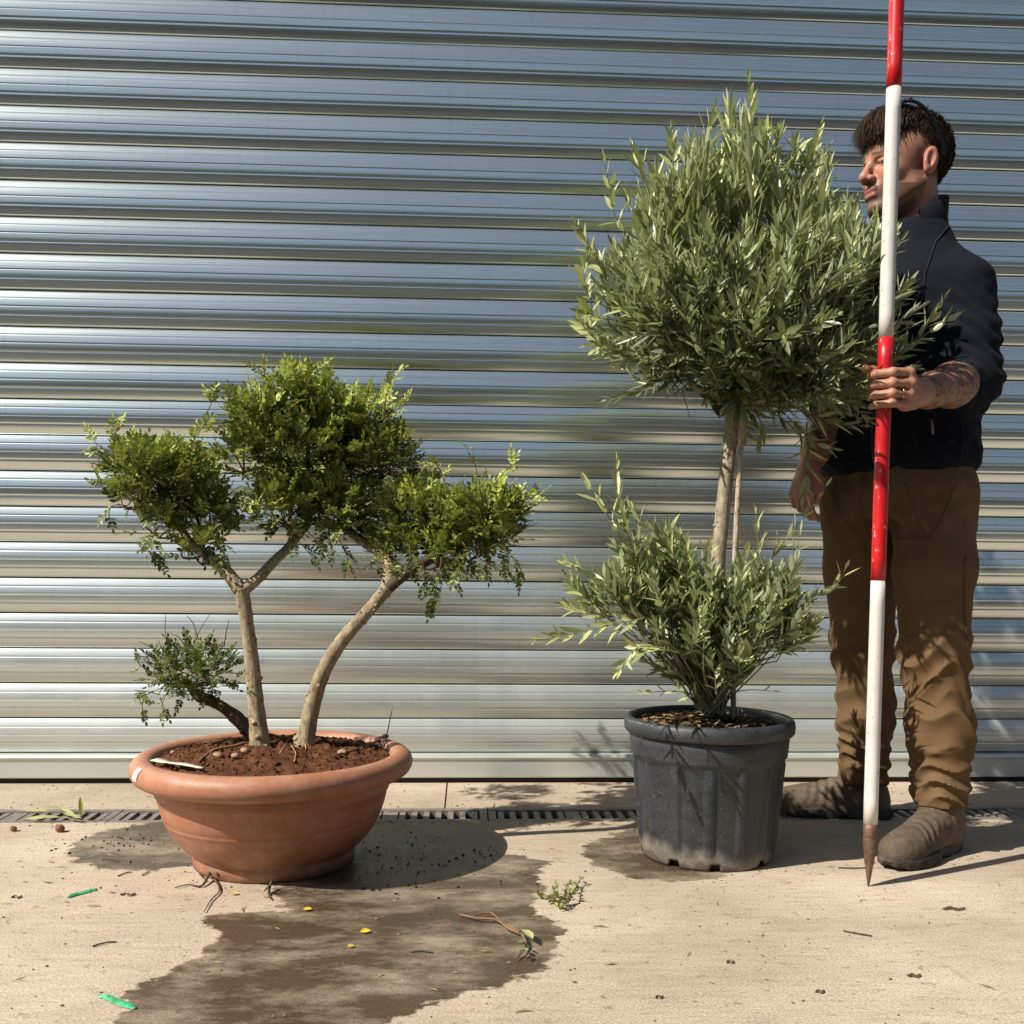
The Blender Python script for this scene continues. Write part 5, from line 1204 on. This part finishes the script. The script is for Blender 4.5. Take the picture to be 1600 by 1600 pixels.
# ================================================================== litter on the ground
def scrap(name, pl, width, mat, label, cat, group=None, z=0.006):
    P = spline([gnd(x, y, 0.0) for x, y in pl], 4); v = []; f = []; n = len(P)
    for i, p in enumerate(P):
        t = (P[min(i+1, n-1)]-P[max(i-1, 0)]).normalized(); s = Vector((-t.y, t.x, 0)); w = width*(0.25+0.75*math.sin(math.pi*(0.06+0.88*i/(n-1))))*random.uniform(.7, 1.2)
        zz = 0.002+z*0.6*random.random()
        v += [p-s*w+Vector((0, 0, 0.0015)), p+Vector((0, 0, zz+.002)), p+s*w+Vector((0, 0, zz*random.random()))]
    for i in range(n-1):
        for k in (0, 1): f.append((i*3+k, i*3+3+k, i*3+4+k, i*3+1+k))
    c = P[n//2]; o = mesh_obj(name, [q-c for q in v], f, mat, None, True, c); return tag(o, label, cat, group)
def plastic(name, col):
    g = G(name); n = g.noise(g.obj(), 120, 4); g.p(Base__Color=g.ramp(n, [(0.3, tuple(c*.6 for c in col)), (0.7, tuple(min(1, c*1.4) for c in col))]), Roughness=0.35, Specular__IOR__Level=0.5); return g.m
M_GREEN = plastic('green_plastic', (0.05, 0.36, 0.18)); M_YEL = plastic('yellow_leaf', (0.62, 0.43, 0.03)); M_PALE = plastic('pale_chip', (0.55, 0.48, 0.34)); M_DRY = plastic('dry_leaf', (0.10, 0.07, 0.04))
scrap('plastic_scrap', [(155, 1558), (175, 1563), (195, 1571), (212, 1577)], 0.0075, M_GREEN, 'crumpled green plastic strip at the edge of the wet patch near the bottom left', 'plastic scrap')
scrap('plastic_scrap', [(106, 1404), (120, 1399), (138, 1394), (152, 1391)], 0.006, M_GREEN, 'thin green plastic strip on dry concrete left of the terracotta bowl', 'plastic scrap')
for (x, y, s, lab) in [(480, 1424, 7, 'folded yellow leaf on wet concrete just below the terracotta bowl'), (570, 1459, 8, 'flat yellow leaf lying in the middle of the wet patch'), (366, 1399, 7, 'small yellow leaf on dry concrete beside the roots under the bowl'), (547, 1482, 5, 'tiny yellow leaf fragment lowest on the wet patch')]:
    o = mesh_obj('yellow_leaf', OL[0][0]*np.array([2*s*0.0013, s*0.0014, s*0.0014]), [tuple(t_) for t_ in OL[0][1]], M_YEL, None, True, gnd(x-s, y)+Vector((0, 0, .004))); o.rotation_euler = (random.uniform(-.2, .5), -0.05, random.uniform(-.5, .5)); tag(o, lab, 'leaf', 'yellow leaves on the concrete')
M_CLAY = simple('brown_ball', (0.22, 0.10, 0.06), 0.8, 0.4, 60, 0, 0.3)
for (x, y, r, lab) in [(93, 1300, 0.0115, 'larger reddish brown ball lying beside the cut olive leaves at the drain'), (21, 1299, 0.0085, 'smaller brown ball lying near the left edge just in front of the drain')]:
    p = gnd(x, y); o = pebble('brown_ball', r, M_CLAY, None, p+Vector((0, 0, r*.8)), x, 0.9); tag(o, lab, 'ball', 'brown balls by the drain')
def leaf_cluster(name, specs, label, cat, mat, temps, stem=None, stem_mat=None):
    L = Leaves(temps)
    for (p, d, n, l, w, va) in specs: L.add(p, d, n, l, w, va)
    c = Vector(specs[0][0]); root = empty(name, c, label, cat); A = np.array(L.rows); d, y, n = L.basis(A)
    for i in range(len(A)):
        tv, tf = temps[int(A[i, 12])]; me = bpy.data.meshes.new('leaf'); me.from_pydata([tuple(q) for q in tv], [], [tuple(t_) for t_ in tf]); me.materials.append(mat)
        a_ = me.attributes.new('var', 'FLOAT', 'POINT'); a_.data.foreach_set('value', np.full(len(tv), A[i, 11], np.float32)); me.polygons.foreach_set('use_smooth', np.ones(len(me.polygons), dtype=bool))
        o = bpy.data.objects.new('leaf', me); COL.objects.link(o); o.parent = root; M4 = Matrix((d[i]*A[i, 9], y[i]*A[i, 10], n[i]*A[i, 10])).transposed().to_4x4(); M4.translation = Vector(A[i, :3])-c; o.matrix_basis = M4
    if stem:
        mb = MB()
        for (pts, r0, r1) in stem: mb.tube(spline(pts, 4), lerp_list([r0, r1], 4*(len(pts)-1)+1), 6, jitter=.15)
        mb.build('stem', stem_mat, root, True, c)
    return root
# olive cuttings on the drain
S = []
for (x, y, dx, dy, dz, l) in [(78, 1277, -1, -.1, .05, .075), (108, 1272, -1, -.3, .25, .07), (128, 1286, -1, .25, .25, .06), (128, 1286, -.15, .2, 1, .055), (126, 1284, .25, .1, .9, .04), (95, 1284, -1, -.2, .08, .08), (70, 1283, -1, -.3, .02, .05), (118, 1283, -1, .5, .35, .06)]:
    S.append((gnd(x, y)+Vector((0, 0, .008+random.random()*.008)), Vector((dx, dy, dz)), Vector((.1, -.3, 1)), l, .0135, random.uniform(.6, .95)))
leaf_cluster('olive_cutting', S, 'pale cut olive leaves lying across the drain left of the terracotta bowl', 'leaves', M_OLEAF, OL, [([gnd(130, 1287)+Vector((0, 0, .006)), gnd(100, 1283)+Vector((0, 0, .01)), gnd(60, 1283)+Vector((0, 0, .008))], .0016, .001)], M_TWIGO)
# broken green sprig
S = []; st_ = []
for pl in ([(840, 1385), (848, 1396), (862, 1406), (875, 1410)], [(875, 1410), (890, 1400), (900, 1386), (908, 1372)], [(868, 1406), (866, 1394), (868, 1382)], [(884, 1404), (884, 1390), (890, 1380)], [(858, 1402), (870, 1402), (886, 1404)]):
    P = [gnd(x, y, 0.010+0.014*random.random()) for x, y in pl]
    P[0].z = 0.005
    st_.append((P, .0014, .0009)); Q = spline(P, 5)
    for i in range(1, len(Q), 1):
        for s in (-1, 1):
            S.append((Q[i], (Q[i]-Q[i-1]).normalized()*.6+rnd_unit()*.9, Vector((0, 0, 1))+rnd_unit()*.7, random.uniform(.009, .015), random.uniform(.005, .008), random.uniform(.05, .5)))
leaf_cluster('fallen_sprig', S, 'small leafy green sprig lying on the concrete between the two pots', 'sprig', M_LEAF, ML, st_, M_TWIG)
# long dry twig with a pale leaf at its end
S = [(gnd(815, 1462)+Vector((0, 0, .012)), gnd(836, 1486)-gnd(815, 1462)+Vector((0, 0, .004)), Vector((.3, -.4, 1)), .062, .020, .98)]
for k in range(6): S.append((gnd(818+random.uniform(-6, 8), 1478+k*4)+Vector((0, 0, .01)), Vector((random.uniform(-1, .4), -.8, .2)), rnd_unit()+Vector((0, 0, 1)), .024, .008, random.random()*.4))
leaf_cluster('broken_twig', S, 'long dry broken twig with one pale leaf on the wet patch', 'twig', M_OLEAF, OL, [([gnd(718, 1432)+Vector((0, 0, .004)), gnd(745, 1441)+Vector((0, 0, .008)), gnd(775, 1445)+Vector((0, 0, .010)), gnd(795, 1458)+Vector((0, 0, .009)), gnd(815, 1466)+Vector((0, 0, .008))], .0024, .003), ([gnd(735, 1437)+Vector((0, 0, .006)), gnd(765, 1433)+Vector((0, 0, .009)), gnd(783, 1447)+Vector((0, 0, .01)), gnd(812, 1466)+Vector((0, 0, .012))], .0016, .0022), ([gnd(815, 1466)+Vector((0, 0, .008)), gnd(822, 1484)+Vector((0, 0, .008)), gnd(806, 1503)+Vector((0, 0, .006))], .003, .0014)], M_ROOT)
# single twigs and dead leaves one can pick out
TW = [((160, 1344), (186, 1347), 'short dark twig lying on the small wet patch left of the bowl'), ((184, 1370), (206, 1364), 'longer dry twig on concrete in front of the small wet patch'), ((222, 1369), (233, 1363), 'shortest dry twig on concrete beside the longer one'), ((145, 1480), (182, 1473), 'thin curved twig on dry concrete at the far left'), ((1310, 1357), (1352, 1357), 'straight dark twig on the concrete just left of the pole tip'), ((1318, 1456), (1362, 1464), 'thin dry stalk on open concrete right of centre'), ((642, 1489), (676, 1490), 'dark thin stick lying on the wet patch below the bowl')]
for a_, b_, lab in TW:
    p, q = gnd(*a_), gnd(*b_); m = (p+q)/2+Vector((0, random.uniform(-.006, .006), .003)); mb = MB(); mb.tube(spline([p+Vector((0, 0, .002)), m, q+Vector((0, 0, .002))], 4), lerp_list([.0016, .0012], 9), 5, jitter=.25); o = mb.build('twig', M_BARKD, None, True, p); tag(o, lab, 'twig', 'dry twigs on the concrete')
for (x, y, s, lab) in [(26, 1403, 8, 'curled dark dead leaf on concrete at the far left'), (1490, 1421, 17, 'ragged dark dead leaf on concrete right of the pole'), (1428, 1526, 10, 'flat brown dead leaf on open concrete below the pole'), (1141, 1505, 6, 'small dark dead leaf on open concrete below the black pot'), (1281, 1551, 7, 'oval brown dead leaf near the bottom edge'), (1030, 1560, 6, 'dark seed husk near the bottom centre'), (200, 1399, 12, 'flat dark leaf right of the thin green strip')]:
    scrap('dead_leaf', [(x-s, y+1), (x-s*.3, y-1), (x+s*.4, y+1), (x+s, y-1)], s*0.00045, M_DRY, lab, 'leaf', 'dead leaves on the concrete', 0.003)
# grit, crumbs and bits of bark nobody could count
pts = []; sz = []
for i in range(1500):
    x = random.uniform(-1.7, 1.9); y = random.uniform(1.05, 2.98)
    if DRAIN_Y0-.01 < y < DRAIN_Y1+.01: continue
    if math.hypot(x-BC.x, y-BC.y) < .2 or math.hypot(x-PC.x, y-PC.y) < .17: continue
    s = random.choice([.0010, .0012, .0015, .002, .0025])*random.uniform(.7, 1.4)
    pts.append((x, y, s*.3)); sz.append(s)
for i in range(900):                                            # gathered along the drain, the shutter foot and the pots
    x = random.uniform(-1.8, 2.0); y = random.choice([DRAIN_Y0-abs(random.gauss(0, .02))-.004, DRAIN_Y1+abs(random.gauss(0, .02))+.004, 2.972-abs(random.gauss(0, .03))]); s = random.choice([.001, .0014, .002, .003])*random.uniform(.7, 1.3)
    pts.append((x, y, s*.3)); sz.append(s)
for i in range(260):
    c_, r_ = random.choice([(BC, .186), (PC, .158)]); a = random.random()*6.283; r_ += abs(random.gauss(0, .03)); s = random.choice([.001, .0015, .0022, .003])
    pts.append((c_.x+r_*math.cos(a), c_.y+r_*math.sin(a), s*.3)); sz.append(s)
o = crumbs('grit', pts, sz, simple('grit_brown', (0.14, 0.10, 0.07), 0.9, 0.7, 8), None, .6); tag(o, 'fine dark grit and crumbs scattered over the concrete', 'grit', kind='stuff')
pts = []; sz = []
for i in range(260):
    a = random.gauss(0, 1); x = BC.x+.30+random.gauss(0, .16); y = BC.y-.02+random.gauss(0, .12)
    if math.hypot(x-BC.x, y-BC.y) < .19 or y > DRAIN_Y0-.02: continue
    s = random.choice([.001, .0014, .002, .0028, .0045])*random.uniform(.6, 1.2); pts.append((x, y, s*.3)); sz.append(s)
for i in range(90):
    x = BC.x-.40+random.gauss(0, .10); y = BC.y+.14+random.gauss(0, .06)
    if math.hypot(x-BC.x, y-BC.y) < .2 or y > DRAIN_Y0-.02: continue
    s = random.choice([.0015, .002, .003, .0045]); pts.append((x, y, s*.3)); sz.append(s)
o = crumbs('spilled_soil', pts, sz, M_SOIL2, None, .6); tag(o, 'dark crumbs of spilled soil on the wet concrete around the bowl', 'soil', kind='stuff')
V = []; Fc = []; b_ = 0
for i in range(420):                                           # straw, bark fibres, leaf bits
    x = random.uniform(-1.6, 1.8); y = random.uniform(1.1, 2.97)
    if DRAIN_Y0-.01 < y < DRAIN_Y1+.01 or math.hypot(x-BC.x, y-BC.y) < .2 or math.hypot(x-PC.x, y-PC.y) < .17: continue
    L_ = random.choice([.006, .01, .015, .03])*random.uniform(.6, 1.2); w = random.choice([.0006, .0009, .002]); t_ = random.gauss(0, .8)
    d = Vector((math.cos(t_), math.sin(t_), 0))*L_/2; s = Vector((-math.sin(t_), math.cos(t_), 0))*w; c = Vector((x, y, .002)); m = s.normalized()*random.uniform(-.15, .15)*L_
    V += [c-d-s*.4, c-d+s*.4, c+m-s, c+m+s+Vector((0, 0, .0015)), c+d]; Fc += [(b_, b_+2, b_+3, b_+1), (b_+2, b_+4, b_+3)]; b_ += 5
o = mesh_obj('straw_bits', V, Fc, mulch_mat(), None, False); tag(o, 'bits of straw and bark fibre scattered on the concrete', 'straw', kind='stuff')
